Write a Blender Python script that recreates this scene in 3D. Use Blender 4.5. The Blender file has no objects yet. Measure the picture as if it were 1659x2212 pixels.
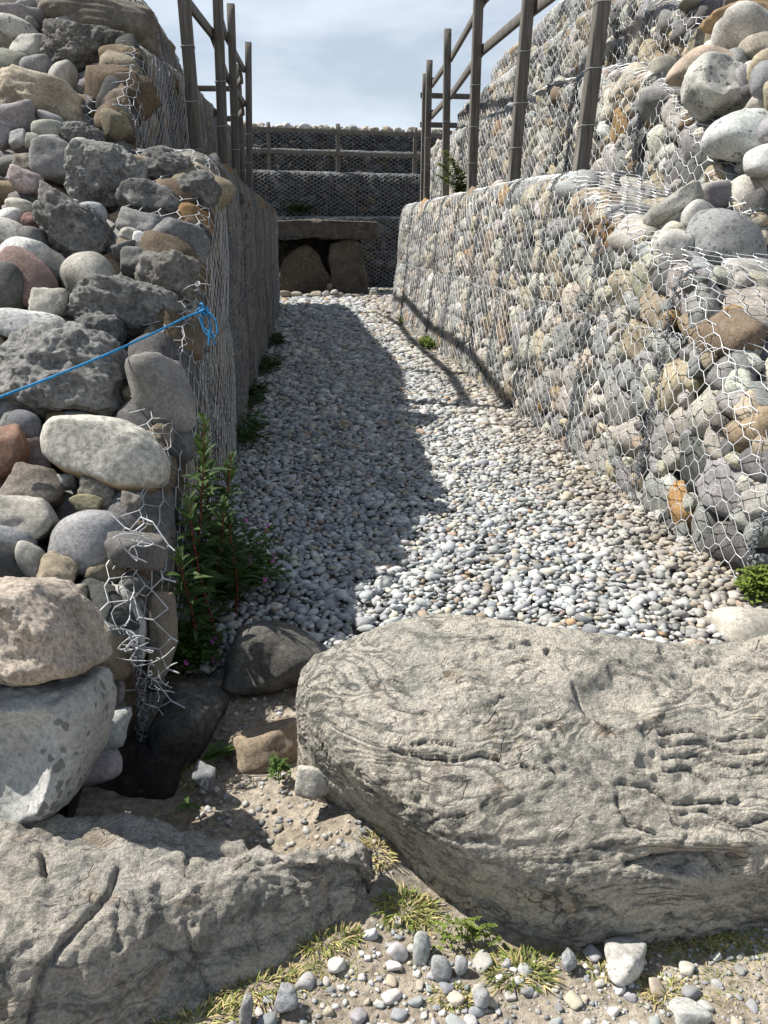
import bpy, bmesh, math, random
import numpy as np
from mathutils import Matrix, Vector
from math import sin, cos, pi, radians, sqrt

# ------------------------------------------------------------------ camera, sky, sun, exposure
scene = bpy.context.scene
COL = scene.collection
EYE = np.array([0.0, 0.0, 1.54])
PITCH, YAW = radians(18.1), radians(6.1)
cam_d = bpy.data.cameras.new("camera")
cam_d.sensor_fit = 'VERTICAL'; cam_d.sensor_height = 24.0; cam_d.lens = 24.0 * 1855 / 2212
cam_d.clip_start = 0.05; cam_d.clip_end = 2000
cam = bpy.data.objects.new("camera", cam_d); COL.objects.link(cam)
cam.location = EYE; cam.rotation_euler = (pi / 2 - PITCH, 0, -YAW)
scene.camera = cam

SUN_EL, SUN_AZ = radians(52.5), radians(23)            # azimuth turned from -X towards +Y
SUN = Vector((-cos(SUN_AZ) * cos(SUN_EL), sin(SUN_AZ) * cos(SUN_EL), sin(SUN_EL)))
world = bpy.data.worlds.new("World"); scene.world = world; world.use_nodes = True
sun_d = bpy.data.lights.new("sun", 'SUN'); sun_d.energy = 5.0; sun_d.angle = radians(0.53); sun_d.color = (1.0, 0.955, 0.88)
sun = bpy.data.objects.new("sun", sun_d); COL.objects.link(sun)
sun.rotation_euler = SUN.to_track_quat('Z', 'Y').to_euler(); sun.location = (-20, 10, 30)
vs = scene.view_settings
vs.view_transform = 'Standard'; vs.look = 'None'; vs.gamma = 1.0; vs.exposure = 0.70; vs.use_curve_mapping = False
scene.cycles.use_denoising = True
scene.cycles.max_bounces = 6; scene.cycles.diffuse_bounces = 1; scene.cycles.glossy_bounces = 2


def world_nodes():
    nt = world.node_tree; nt.nodes.clear()
    out = nt.nodes.new('ShaderNodeOutputWorld'); bg = nt.nodes.new('ShaderNodeBackground')
    sky = nt.nodes.new('ShaderNodeTexSky'); sky.sky_type = 'NISHITA'; sky.sun_disc = False
    sky.sun_elevation = SUN_EL; sky.sun_rotation = math.atan2(SUN.x, SUN.y)
    sky.air_density = 1.0; sky.dust_density = 0.6; sky.ozone_density = 1.5
    tc = nt.nodes.new('ShaderNodeTexCoord'); mp = nt.nodes.new('ShaderNodeMapping')
    mp.inputs['Scale'].default_value = (1.0, 1.0, 3.4); mp.inputs['Location'].default_value = (0.55, 0.0, 0.3)
    nz = nt.nodes.new('ShaderNodeTexNoise'); nz.inputs['Scale'].default_value = 3.1
    nz.inputs['Detail'].default_value = 7; nz.inputs['Roughness'].default_value = 0.55; nz.inputs['Distortion'].default_value = 0.35
    rp = nt.nodes.new('ShaderNodeValToRGB')
    rp.color_ramp.elements[0].position = 0.38; rp.color_ramp.elements[0].color = (0.55, 0.55, 0.55, 1)
    rp.color_ramp.elements[1].position = 0.60; rp.color_ramp.elements[1].color = (0.95, 0.95, 0.95, 1)
    mx = nt.nodes.new('ShaderNodeMix'); mx.data_type = 'RGBA'
    mx.inputs['B'].default_value = (10.0, 11.2, 12.7, 1)
    L = nt.links.new
    L(tc.outputs['Generated'], mp.inputs['Vector']); L(mp.outputs['Vector'], nz.inputs['Vector'])
    # a thin veil of cloud: the longer path through it towards the horizon makes it denser there, thinner overhead
    sx = nt.nodes.new('ShaderNodeSeparateXYZ'); ab = nt.nodes.new('ShaderNodeMath'); ab.operation = 'ABSOLUTE'; ad = nt.nodes.new('ShaderNodeMath'); ad.operation = 'ADD'; ad.inputs[1].default_value = .15
    dv = nt.nodes.new('ShaderNodeMath'); dv.operation = 'DIVIDE'; dv.inputs[0].default_value = .36; dv.use_clamp = True; ml = nt.nodes.new('ShaderNodeMath'); ml.operation = 'MULTIPLY'
    L(tc.outputs['Generated'], sx.inputs[0]); L(sx.outputs['Z'], ab.inputs[0]); L(ab.outputs[0], ad.inputs[0]); L(ad.outputs[0], dv.inputs[1])
    L(nz.outputs['Fac'], rp.inputs['Fac']); L(rp.outputs['Color'], ml.inputs[0]); L(dv.outputs[0], ml.inputs[1]); L(ml.outputs[0], mx.inputs['Factor'])
    L(sky.outputs['Color'], mx.inputs['A']); L(mx.outputs['Result'], bg.inputs['Color'])
    bg.inputs['Strength'].default_value = 0.050
    L(bg.outputs['Background'], out.inputs['Surface'])
world_nodes()

# ------------------------------------------------------------------ sight lines (to turn measured directions into places)
FPX, UC, VC = 1855.0, 829.5, 1106.0
FW = np.array([sin(YAW) * cos(PITCH), cos(YAW) * cos(PITCH), -sin(PITCH)])
RT = np.array([cos(YAW), -sin(YAW), 0.0]); UP = np.cross(RT, FW)
def ray(u, v): return FW + RT * (u - UC) / FPX + UP * (VC - v) / FPX
def at_z(u, v, z=0.0):
    d = ray(u, v); return EYE + d * ((z - EYE[2]) / d[2])
def at_y(u, v, y):
    d = ray(u, v); return EYE + d * (y / d[1])
def at_x(u, v, x):
    d = ray(u, v); return EYE + d * (x / d[0])
def at_slope(u, v, k, y0):
    d = ray(u, v); return EYE + d * ((EYE[2] + k * y0) / (k * d[1] - d[2]))
def proj(P):
    q = P - EYE; w = q @ FW
    return UC + FPX * (q @ RT) / w, VC - FPX * (q @ UP) / w
def px_size(p): return float((p - EYE) @ FW) / FPX

# ------------------------------------------------------------------ noise
def vnoise(P, seed=0):
    i = np.floor(P).astype(np.int64); f = P - i
    f = f * f * f * (f * (f * 6 - 15) + 10)
    out = np.zeros(len(P))
    for dx in (0, 1):
        for dy in (0, 1):
            for dz in (0, 1):
                h = ((i[:, 0] + dx) * 374761393 + (i[:, 1] + dy) * 668265263 + (i[:, 2] + dz) * 1440662683 + seed * 362437) & 0xffffffff
                h = ((h ^ (h >> 13)) * 1274126177) & 0xffffffff
                h = h ^ (h >> 16)
                val = (h & 0xffff) / 32767.5 - 1.0
                w = (f[:, 0] if dx else 1 - f[:, 0]) * (f[:, 1] if dy else 1 - f[:, 1]) * (f[:, 2] if dz else 1 - f[:, 2])
                out += val * w
    return out
def fbm(P, octv=4, seed=0, gain=0.5):
    a, s, t = 1.0, 0.0, 0.0
    for o in range(octv):
        s = s + a * vnoise(P * (2.03 ** o) + 17.3 * o, seed + o); t += a; a *= gain
    return s / t
def ridged(P, octv=4, seed=0, gain=0.55):
    a, s, t = 1.0, 0.0, 0.0
    for o in range(octv):
        s = s + a * (1 - 2 * np.abs(vnoise(P * (2.1 ** o) + 9.1 * o, seed + o))); t += a; a *= gain
    return s / t

# ------------------------------------------------------------------ mesh and object helpers
def mesh_np(name, V, F, smooth=True, colors=None):
    V = np.asarray(V, dtype=np.float32); F = np.asarray(F, dtype=np.int32)
    me = bpy.data.meshes.new(name); n = F.shape[1]
    me.vertices.add(len(V)); me.vertices.foreach_set('co', V.ravel())
    me.loops.add(F.size); me.loops.foreach_set('vertex_index', F.ravel())
    me.polygons.add(len(F)); me.polygons.foreach_set('loop_start', np.arange(0, F.size, n, dtype=np.int32))
    me.polygons.foreach_set('loop_total', np.full(len(F), n, dtype=np.int32))
    if smooth: me.polygons.foreach_set('use_smooth', np.ones(len(F), dtype=bool))
    if colors is not None:
        at = me.color_attributes.new('col', 'FLOAT_COLOR', 'POINT')
        c = np.ones((len(V), 4), dtype=np.float32); c[:, :3] = colors
        at.data.foreach_set('color', c.ravel())
    me.update(calc_edges=True); me.validate()
    return me
def link(name, me, mat=None, parent=None, loc=None, color=None):
    o = bpy.data.objects.new(name, me); COL.objects.link(o)
    if mat is not None and me is not None and not me.materials: me.materials.append(mat)
    if loc is not None: o.location = loc
    if parent is not None: o.parent = parent
    if color is not None: o.color = (*color, 1)
    return o
def tag(o, label, cat, group=None):
    o['label'] = label; o['category'] = cat
    if group: o['group'] = group
    return o
def empty(name, loc, label=None, cat=None, group=None):
    o = bpy.data.objects.new(name, None); COL.objects.link(o); o.location = loc; o.empty_display_size = 0.1
    if label: tag(o, label, cat, group)
    return o
def structure(o): o['kind'] = 'structure'; return o
def stuff(o): o['kind'] = 'stuff'; return o
_ico = {}
def ico(sub):
    if sub not in _ico:
        bm = bmesh.new(); bmesh.ops.create_icosphere(bm, subdivisions=sub, radius=1.0)
        V = np.array([v.co[:] for v in bm.verts]); V /= np.linalg.norm(V, axis=1)[:, None]
        F = np.array([[v.index for v in f.verts] for f in bm.faces]); bm.free(); _ico[sub] = (V, F)
    return _ico[sub]
def rock_unit(seed, sub=3, p=8, nf=14, amp=0.06, freq=1.6):
    """star-shaped stone: rounded intersection of random planes plus lumps, scaled to +-1 on every axis"""
    rng = np.random.default_rng(seed)
    D, F = ico(sub)
    N = rng.normal(size=(nf, 3)); N /= np.linalg.norm(N, axis=1)[:, None]
    N = np.vstack([N, np.eye(3), -np.eye(3)]); h = rng.uniform(0.72, 1.0, len(N)); h[-6:] = rng.uniform(0.88, 1.0, 6)
    dots = np.maximum(D @ N.T, 0) / h
    r = (dots ** p).sum(1) ** (-1.0 / p)
    V = D * r[:, None]
    V = V * (1 + amp * fbm(V * freq + seed * 3.1, 3, seed))[:, None]
    lo, hi = V.min(0), V.max(0)
    return (V - (lo + hi) / 2) / ((hi - lo) / 2), F
def tubes(P0, P1, R0, R1=None, sides=3):
    P0, P1 = np.asarray(P0, float), np.asarray(P1, float); m = len(P0)
    R0 = np.broadcast_to(np.asarray(R0, float), (m,)); R1 = R0 if R1 is None else np.broadcast_to(np.asarray(R1, float), (m,))
    d = P1 - P0; d /= np.maximum(np.linalg.norm(d, axis=1), 1e-9)[:, None]
    ref = np.where(np.abs(d[:, 2:3]) < 0.9, [[0, 0, 1.0]], [[1.0, 0, 0]])
    u = np.cross(d, ref); u /= np.linalg.norm(u, axis=1)[:, None]; v = np.cross(d, u)
    V = np.zeros((m, 2 * sides, 3)); F = []
    for k in range(sides):
        a = 2 * pi * k / sides; o = u * cos(a) + v * sin(a)
        V[:, k] = P0 + o * R0[:, None]; V[:, sides + k] = P1 + o * R1[:, None]
        k2 = (k + 1) % sides; F.append([k, k2, sides + k2, sides + k])
    F = (np.array(F)[None] + (np.arange(m) * 2 * sides)[:, None, None]).reshape(-1, 4)
    return V.reshape(-1, 3), F
def polyline_tube(P, r, sides=5):
    P = np.asarray(P, float); n = len(P); r = np.broadcast_to(np.asarray(r, float), (n,))
    T = np.gradient(P, axis=0); T /= np.linalg.norm(T, axis=1)[:, None]
    ref = np.array([0.31, 0.17, 0.93]); u = np.cross(T, ref); u /= np.linalg.norm(u, axis=1)[:, None]; v = np.cross(T, u)
    V = np.zeros((n, sides, 3))
    for k in range(sides):
        a = 2 * pi * k / sides; V[:, k] = P + (u * cos(a) + v * sin(a)) * r[:, None]
    F = []
    for i in range(n - 1):
        for k in range(sides):
            k2 = (k + 1) % sides; F.append([i * sides + k, i * sides + k2, (i + 1) * sides + k2, (i + 1) * sides + k])
    return V.reshape(-1, 3), np.array(F)
def join(parts):
    Vs, Fs, o = [], [], 0
    for V, F in parts: Vs.append(V); Fs.append(np.asarray(F) + o); o += len(V)
    return np.vstack(Vs), np.vstack(Fs)
def box(cx, cy, cz, sx, sy, sz, rot=None):
    V = np.array([[x, y, z] for x in (-.5, .5) for y in (-.5, .5) for z in (-.5, .5)]) * [sx, sy, sz]
    if rot is not None: V = V @ np.array(rot).T
    return V + [cx, cy, cz], np.array([[0, 1, 3, 2], [4, 6, 7, 5], [0, 4, 5, 1], [2, 3, 7, 6], [0, 2, 6, 4], [1, 5, 7, 3]])
def bar(a, b, w, h, bev=0.006):
    """sawn timber from a to b, w wide, h high, slightly bevelled"""
    a, b = np.array(a, float), np.array(b, float); d = b - a; Ld = np.linalg.norm(d); d /= Ld
    ref = np.array([0, 0, 1.0]) if abs(d[2]) < 0.9 else np.array([0, 1.0, 0])
    s = np.cross(d, ref); s /= np.linalg.norm(s); t = np.cross(s, d)
    prof = [(-w/2+bev, -h/2), (w/2-bev, -h/2), (w/2, -h/2+bev), (w/2, h/2-bev), (w/2-bev, h/2), (-w/2+bev, h/2), (-w/2, h/2-bev), (-w/2, -h/2+bev)]
    n = 9; V = []
    for i in range(n):
        c = a + d * Ld * i / (n - 1)
        V += [c + s * x + t * y for x, y in prof]
    F = [[i*8+k, i*8+(k+1) % 8, (i+1)*8+(k+1) % 8, (i+1)*8+k] for i in range(n-1) for k in range(8)]
    e = (n - 1) * 8
    for o in (0, e): F += [[o, o+1, o+2, o+3], [o, o+3, o+4, o+7], [o+4, o+5, o+6, o+7]]
    return np.array(V), np.array(F)

# ------------------------------------------------------------------ materials
class NT:
    def __init__(s, name):
        s.m = bpy.data.materials.new(name); s.m.use_nodes = True; s.t = s.m.node_tree
        s.b = s.t.nodes['Principled BSDF']
    def n(s, typ, **kw):
        nd = s.t.nodes.new('ShaderNode' + typ)
        for k, v in kw.items():
            if k in nd.inputs: s.put(nd.inputs[k], v)
            else: setattr(nd, k, v)
        return nd
    def put(s, sock, v):
        if isinstance(v, bpy.types.NodeSocket): s.t.links.new(v, sock)
        else: sock.default_value = v
    def noise(s, vec, scale, det=4, rough=.55, dist=0.0):
        return s.n('TexNoise', Vector=vec, Scale=scale, Detail=det, Roughness=rough, Distortion=dist).outputs['Fac']
    def ramp(s, fac, p0, p1, a=0.0, b=1.0):
        nd = s.n('MapRange', Value=fac); nd.inputs['From Min'].default_value = p0; nd.inputs['From Max'].default_value = p1
        nd.inputs['To Min'].default_value = a; nd.inputs['To Max'].default_value = b; nd.interpolation_type = 'SMOOTHSTEP'
        return nd.outputs['Result']
    def mix(s, fac, a, b, mode='MIX'):
        nd = s.t.nodes.new('ShaderNodeMix'); nd.data_type = 'RGBA'; nd.blend_type = mode
        s.put(nd.inputs[0], fac); s.put(nd.inputs[6], a); s.put(nd.inputs[7], b)
        return nd.outputs[2]
    def math(s, op, a, b):
        nd = s.t.nodes.new('ShaderNodeMath'); nd.operation = op; s.put(nd.inputs[0], a); s.put(nd.inputs[1], b); return nd.outputs[0]
    def bump(s, h, strength=.5, dist=.01):
        nd = s.n('Bump', Height=h, Strength=strength, Distance=dist); s.t.links.new(nd.outputs['Normal'], s.b.inputs['Normal'])
    def done(s, color, rough=.85, spec=.25, metal=0.0):
        s.put(s.b.inputs['Base Color'], color); s.put(s.b.inputs['Roughness'], rough)
        s.b.inputs['Specular IOR Level'].default_value = spec; s.b.inputs['Metallic'].default_value = metal
        return s.m
def c4(c): return (*c, 1.0)
def gray(s, f): 
    nd = s.n('CombineColor'); [s.put(nd.inputs[i], f) for i in range(3)]; return nd.outputs[0]

def rock_mat(name, src='OBJ', spots=0.0, spot_scale=30, pale=0.0, speck=0.5, bump=.5, bdist=.008, band=0.0, scale=1.0, stain=0.15):
    s = NT(name); pos = s.n('NewGeometry').outputs['Position']
    base = s.n('ObjectInfo').outputs['Color'] if src == 'OBJ' else s.n('VertexColor', layer_name='col').outputs['Color'] if src == 'ATTR' else src
    n1 = s.noise(pos, 5.5 * scale, 4, .6); n2 = s.noise(pos, 70 * scale, 8, .76, .2); n3 = s.noise(pos, 260 * scale, 3, .6)
    c = s.mix(1.0, base, gray(s, s.ramp(n1, .3, .7, .72, 1.25)), 'MULTIPLY')
    c = s.mix(speck, c, s.mix(1.0, c, gray(s, s.ramp(n2, .34, .66, .5, 1.4)), 'MULTIPLY'))
    c = s.mix(s.ramp(n3, .56, .72, 0, .35), c, s.mix(1.0, c, c4((1.7, 1.7, 1.68)), 'MULTIPLY'))
    if stain: c = s.mix(s.ramp(s.noise(pos, 3.1 * scale, 5, .65), .58, .74, 0, stain), c, c4((.34, .20, .08)))
    if band:
        mp = s.n('Mapping', Vector=pos); mp.inputs['Rotation'].default_value = (.5, .3, .2); mp.inputs['Scale'].default_value = (2, 2, 16)
        c = s.mix(s.ramp(s.noise(mp.outputs[0], 3.0, 5, .6, .8), .42, .66, 0, band), c, c4((.16, .155, .145)))
    if pale: c = s.mix(s.ramp(s.noise(pos, 14 * scale, 6, .7, .4), .52, .66, 0, pale), c, c4((.50, .49, .46)))
    if spots:
        vd = s.n('TexVoronoi', Vector=s.n('VectorMath', operation='ADD', **{}).outputs[0], Scale=spot_scale)
        vm = vd.inputs['Vector'].links[0].from_node
        s.put(vm.inputs[0], pos); nn = s.n('TexNoise', Vector=pos, Scale=60.0); sc = s.n('VectorMath', operation='SCALE')
        s.put(sc.inputs[0], nn.outputs['Color']); sc.inputs['Scale'].default_value = .018; s.put(vm.inputs[1], sc.outputs[0])
        rad = s.ramp(s.noise(pos, 9, 2), .36, .66, .02, .42)
        m = s.math('LESS_THAN', vd.outputs['Distance'], rad)
        c = s.mix(s.math('MULTIPLY', m, spots), c, c4((.115, .118, .112)))
    h = s.math('ADD', s.math('MULTIPLY', n2, .75), s.math('MULTIPLY', n3, .25))
    s.bump(h, bump, bdist)
    return s.done(c, .9, .22)

M_COBBLE = rock_mat('cobble_stone', spots=.35, spot_scale=60, speck=.6, bump=.6, bdist=.008, stain=.08)
M_SPECK = rock_mat('lichen_spotted_stone', spots=.75, spot_scale=27, speck=.6, bump=.7, bdist=.008, pale=.25)
M_SPECK2 = rock_mat('pink_granite', spots=.5, spot_scale=44, speck=.85, bump=.9, bdist=.01, pale=.2, stain=.45)
M_ROUGH = rock_mat('rough_limestone', speck=1.0, pale=.5, bump=1.0, bdist=.022, stain=.04, scale=.7)
M_GAB = rock_mat('gabion_stone', speck=.75, bump=.9, bdist=.008, stain=.12, pale=.12)
M_PEB = rock_mat('pebble_stone', src='ATTR', speck=.3, bump=.25, bdist=.003, stain=0)
M_RUB = rock_mat('rubble_stone', src='ATTR', speck=.6, bump=.6, bdist=.008, stain=.06)
M_PEBO = rock_mat('pebble_stone_single', speck=.3, bump=.25, bdist=.003, stain=0)
M_CORE = rock_mat('packed_rubble', src=c4((.12, .11, .10)), speck=.9, bump=1.0, bdist=.03)
M_MEGA = rock_mat('dark_megalith_stone', speck=.7, bump=1.0, bdist=.02, pale=.14, stain=.22)

def kerb_mat(name, a, b, dark, seed, band=.8):
    s = NT(name); pos = s.n('NewGeometry').outputs['Position']
    wv = s.n('TexNoise', Vector=pos, Scale=2.6, Detail=3.0); sc = s.n('VectorMath', operation='SCALE'); s.put(sc.inputs[0], wv.outputs['Color']); sc.inputs['Scale'].default_value = .42
    ad = s.n('VectorMath', operation='ADD'); s.put(ad.inputs[0], pos); s.put(ad.inputs[1], sc.outputs[0])
    mp = s.n('Mapping', Vector=ad.outputs[0]); mp.inputs['Location'].default_value = (seed, seed, 0); mp.inputs['Rotation'].default_value = (.25, -.12, .1); mp.inputs['Scale'].default_value = (1.2, 4.0, 7.5)
    fol = s.noise(mp.outputs[0], 3.2, 8, .68, .5)
    big = s.noise(pos, 2.4, 5, .62, .8); mid = s.noise(pos, 21, 7, .72, .4); fin = s.noise(pos, 120, 5, .7); gr = s.noise(pos, 330, 3, .6)
    c = s.mix(s.ramp(big, .38, .62), c4(a), c4(b))
    c = s.mix(s.ramp(s.noise(pos, 6.0, 6, .7, .9), .53, .62, 0, .55), c, c4(dark))
    c = s.mix(s.ramp(fol, .51, .60, 0, .65), c, c4(dark))
    c = s.mix(s.ramp(fol, .47, .38, 0, .7), c, c4((.60, .545, .46)))
    mp2 = s.n('Mapping', Vector=pos); mp2.inputs['Location'].default_value = (seed, 1, 2); mp2.inputs['Rotation'].default_value = (.2, -.1, .15); mp2.inputs['Scale'].default_value = (1.1, 2.0, 2.6)
    cont = s.math('SINE', s.math('MULTIPLY', s.noise(mp2.outputs[0], 1.5, 4, .5, .8), 110.0), 0.0); cmask = s.ramp(s.noise(pos, 4.5, 4, .65), .40, .60, .06, band)
    c = s.mix(s.math('MULTIPLY', s.ramp(cont, .45, .98), cmask), c, c4(dark))
    c = s.mix(s.math('MULTIPLY', s.ramp(cont, -.3, -.95), cmask), c, c4((.60, .55, .465)))
    c = s.mix(s.ramp(mid, .54, .66, 0, .6), c, c4((.62, .565, .48)))
    c = s.mix(s.ramp(mid, .43, .33, 0, .5), c, c4((.125, .125, .115)))
    c = s.mix(1.0, c, gray(s, s.ramp(fin, .34, .66, .72, 1.22)), 'MULTIPLY')
    c = s.mix(s.ramp(s.noise(pos, 9, 4, .6), .60, .72, 0, .4), c, c4((.42, .29, .17)))
    vd = s.n('TexVoronoi', Vector=pos, Scale=48.0)
    c = s.mix(s.math('MULTIPLY', s.math('LESS_THAN', vd.outputs['Distance'], s.ramp(s.noise(pos, 6, 2), .52, .72, .0, .26)), .7), c, c4((.10, .10, .09)))
    mp3 = s.n('Mapping', Vector=ad.outputs[0]); mp3.inputs['Rotation'].default_value = (.2, -.1, .12); mp3.inputs['Scale'].default_value = (1.6, 7.5, 11.0)
    ve = s.n('TexVoronoi', Vector=mp3.outputs[0], Scale=1.5); ve.feature = 'DISTANCE_TO_EDGE'
    crk = s.math('MULTIPLY', s.ramp(ve.outputs['Distance'], .028, .004), s.ramp(s.noise(pos, 9.0, 5, .7), .52, .62))
    c = s.mix(s.math('MULTIPLY', crk, .42 if band > .3 else .12), c, c4((.06, .06, .055)))
    h = s.math('ADD', s.math('ADD', mid, s.math('MULTIPLY', fol, 1.1)), s.math('MULTIPLY', fin, .45))
    h = s.math('ADD', s.math('ADD', h, s.math('MULTIPLY', gr, .12)), s.math('ADD', s.math('MULTIPLY', crk, -.6), s.math('MULTIPLY', s.math('MULTIPLY', cont, cmask), -.12)))
    s.bump(h, 1.0, .026)
    return s.done(c, .88, .25)
M_KERB_R = kerb_mat('gneiss_banded', (.64, .585, .49), (.44, .42, .365), (.125, .128, .115), 3.0)
M_KERB_L = kerb_mat('gneiss_grey', (.42, .40, .36), (.50, .46, .395), (.14, .145, .135), 9.0, .22)

def dirt_mat():
    s = NT('dry_dirt'); pos = s.n('NewGeometry').outputs['Position']
    n1 = s.noise(pos, 3, 5, .6); n2 = s.noise(pos, 40, 6, .7); n3 = s.noise(pos, 210, 4, .7)
    c = s.mix(s.ramp(n1, .35, .65), c4((.31, .26, .20)), c4((.41, .36, .29)))
    c = s.mix(1.0, c, gray(s, s.ramp(n2, .3, .7, .55, 1.4)), 'MULTIPLY')
    c = s.mix(s.ramp(n3, .56, .70, 0, .6), c, c4((.48, .45, .40)))
    c = s.mix(s.ramp(n3, .42, .28, 0, .6), c, c4((.12, .095, .07)))
    s.bump(s.math('ADD', n2, s.math('MULTIPLY', n3, .5)), .9, .015)
    return s.done(c, .95, .1)
M_DIRT = dirt_mat()
def bed_mat():
    s = NT('gravel_bed'); pos = s.n('NewGeometry').outputs['Position']
    vd = s.n('TexVoronoi', Vector=pos, Scale=60.0); 
    c = s.mix(s.ramp(vd.outputs['Distance'], .1, .6), c4((.34, .33, .31)), c4((.20, .19, .17)))
    s.bump(vd.outputs['Distance'], .8, .03)
    return s.done(c, .95, .1)
M_BED = bed_mat()
def wire_mat():
    s = NT('galvanised_wire'); pos = s.n('NewGeometry').outputs['Position']
    n = s.noise(pos, 30, 3)
    return s.done(s.mix(n, c4((.46, .475, .49)), c4((.70, .71, .72))), .42, .6, .25)
M_WIRE = wire_mat()
def wood_mat():
    s = NT('weathered_timber'); tc = s.n('NewGeometry').outputs['Position']
    mp = s.n('Mapping', Vector=tc); mp.inputs['Scale'].default_value = (34, 34, 1.6)
    n = s.noise(mp.outputs[0], 1.6, 6, .7, .3); n2 = s.noise(tc, 3.0, 4, .6)
    c = s.mix(s.ramp(n, .3, .7), c4((.075, .066, .056)), c4((.185, .17, .15)))
    c = s.mix(s.ramp(n2, .5, .75, 0, .55), c, c4((.075, .066, .055)))
    s.bump(n, .6, .006)
    return s.done(c, .8, .3)
M_WOOD = wood_mat()
def plain(name, col, rough=.7, spec=.3, var=.35, scale=30, sub=0.0):
    s = NT(name); pos = s.n('NewGeometry').outputs['Position']
    n = s.noise(pos, scale, 3)
    c = s.mix(1.0, c4(col), gray(s, s.ramp(n, .3, .7, 1 - var, 1 + var)), 'MULTIPLY')
    if sub:
        s.b.inputs['Subsurface Weight'].default_value = 0
        tr = s.n('BsdfTranslucent', Color=c); ms = s.n('MixShader'); ms.inputs[0].default_value = sub
        s.t.links.new(s.b.outputs[0], ms.inputs[1]); s.t.links.new(tr.outputs[0], ms.inputs[2])
        s.t.links.new(ms.outputs[0], s.t.nodes['Material Output'].inputs['Surface'])
    return s.done(c, rough, spec)
M_WIRE_SHADE = plain('shade_dark_wire', (.25, .255, .265), .5, .5, .3, 30)  # darker copy of the galvanised wire: left wall's shade put into its colour
M_WIRE_MID = plain('grey_galvanised_wire', (.42, .43, .445), .45, .6, .3, 30)
M_LACE = plain('steel_lacing', (.17, .185, .205), .45, .5, .5, 60)
M_LEAF = plain('willow_leaf', (.055, .095, .028), sub=.25, scale=18)
M_HERB = plain('herb_leaf', (.065, .115, .025), sub=.25, scale=20)
M_WEED = plain('yellow_green_weed', (.15, .20, .035), sub=.25, scale=22)
M_GRASS = plain('grass_blade', (.21, .26, .06), sub=.25, scale=25)
M_DRY = plain('dry_grass', (.50, .41, .20), sub=.2, scale=25)
M_STEM = plain('red_stem', (.22, .045, .04), .5)
M_GSTEM = plain('green_stem', (.12, .16, .05), .6)
M_PINK = plain('pink_petal', (.62, .16, .50), sub=.3, var=.15)
M_ROPE = plain('blue_rope', (.02, .22, .46), .55, var=.3, scale=90)
M_MEMB = plain('dark_membrane', (.045, .042, .038), .8, var=.4, scale=14)

def stain_mat():
    s = NT('orange_bellied_stone'); m0 = M_COBBLE; pos = s.n('NewGeometry').outputs['Position']; ob = s.n('TexCoord').outputs['Object']
    sx = s.n('SeparateXYZ', Vector=ob); n = s.noise(pos, 9, 5, .6); f = s.noise(pos, 45, 6, .68, .3)
    c = s.mix(1.0, c4((.47, .45, .395)), gray(s, s.ramp(f, .34, .66, .62, 1.3)), 'MULTIPLY')
    lev = s.math('ADD', s.math('ADD', sx.outputs['Z'], s.math('MULTIPLY', sx.outputs['X'], .28)), s.math('MULTIPLY', n, .09))
    c = s.mix(s.ramp(lev, .03, -.015, 0, .85), c, s.mix(s.ramp(n, .42, .6), c4((.34, .225, .10)), c4((.22, .115, .045))))
    s.bump(f, .6, .008); return s.done(c, .9, .2)
M_STAIN = stain_mat()
PAL = dict(pale=(.43, .41, .365), white=(.52, .515, .49), grey=(.27, .27, .265), blue=(.255, .265, .275), tan=(.38, .325, .235),
           ochre=(.36, .225, .10), pink=(.33, .26, .235), dark=(.125, .125, .12), brown=(.25, .19, .13), red=(.26, .115, .085),
           olive=(.235, .235, .185), purple=(.24, .215, .22), cream=(.50, .46, .37))
rng = np.random.default_rng(7)
def jitter(c, a=.12, r=rng): return tuple(np.clip(np.array(c) * (1 + r.uniform(-a, a)) * (1 + r.uniform(-.04, .04, 3)), .02, .8))

# ------------------------------------------------------------------ ground, gravel bed
def ground_z(x, y):
    x, y = np.asarray(x, float), np.asarray(y, float)
    t = np.clip((y - 1.75) / 0.95, 0, 1); t = t * t * (3 - 2 * t)
    z = -0.115 + 0.085 * t
    P = np.stack([x, y, np.zeros_like(x)], -1).reshape(-1, 3)
    near = np.clip(1.5 - np.hypot(x, y - 1.8) / 4, 0, 1)
    z = z + near * (0.016 * fbm(P * 2.3, 4, 3).reshape(x.shape) + 0.006 * fbm(P * 14, 3, 5).reshape(x.shape) + 0.003 * fbm(P * 60, 2, 8).reshape(x.shape))
    # trodden earth bank against the end of the big kerbstone, and the hollow below the left corner
    z = z + 0.10 * np.exp(-(((x - .14) / .16) ** 2 + ((y - 1.98) / .24) ** 2)) - 0.05 * np.exp(-(((x + .45) / .25) ** 2 + ((y - 2.45) / .3) ** 2))
    return z
def build_ground():
    g = lambda a, b, n: list(np.linspace(a, b, n))
    out = [4, 6, 9, 14, 22, 40, 80, 160, 320, 600]
    xs = np.array(sorted([-v for v in out] + g(-2.6, 3.0, 300) + out)); ys = np.array(sorted([-v for v in out] + g(-2, .9, 12) + g(1.0, 3.6, 180) + g(3.8, 30, 40) + [40, 80, 160, 320, 600]))
    X, Y = np.meshgrid(xs, ys, indexing='ij'); Z = ground_z(X, Y)
    V = np.stack([X, Y, Z], -1).reshape(-1, 3); nx, ny = len(xs), len(ys)
    I, J = np.meshgrid(np.arange(nx - 1), np.arange(ny - 1), indexing='ij'); a = (I * ny + J).ravel()
    structure(link('ground', mesh_np('ground', V, np.stack([a, a + ny, a + ny + 1, a + 1], 1)), M_DIRT))
    return bpy.data.objects['ground']
ground = build_ground()
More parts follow.
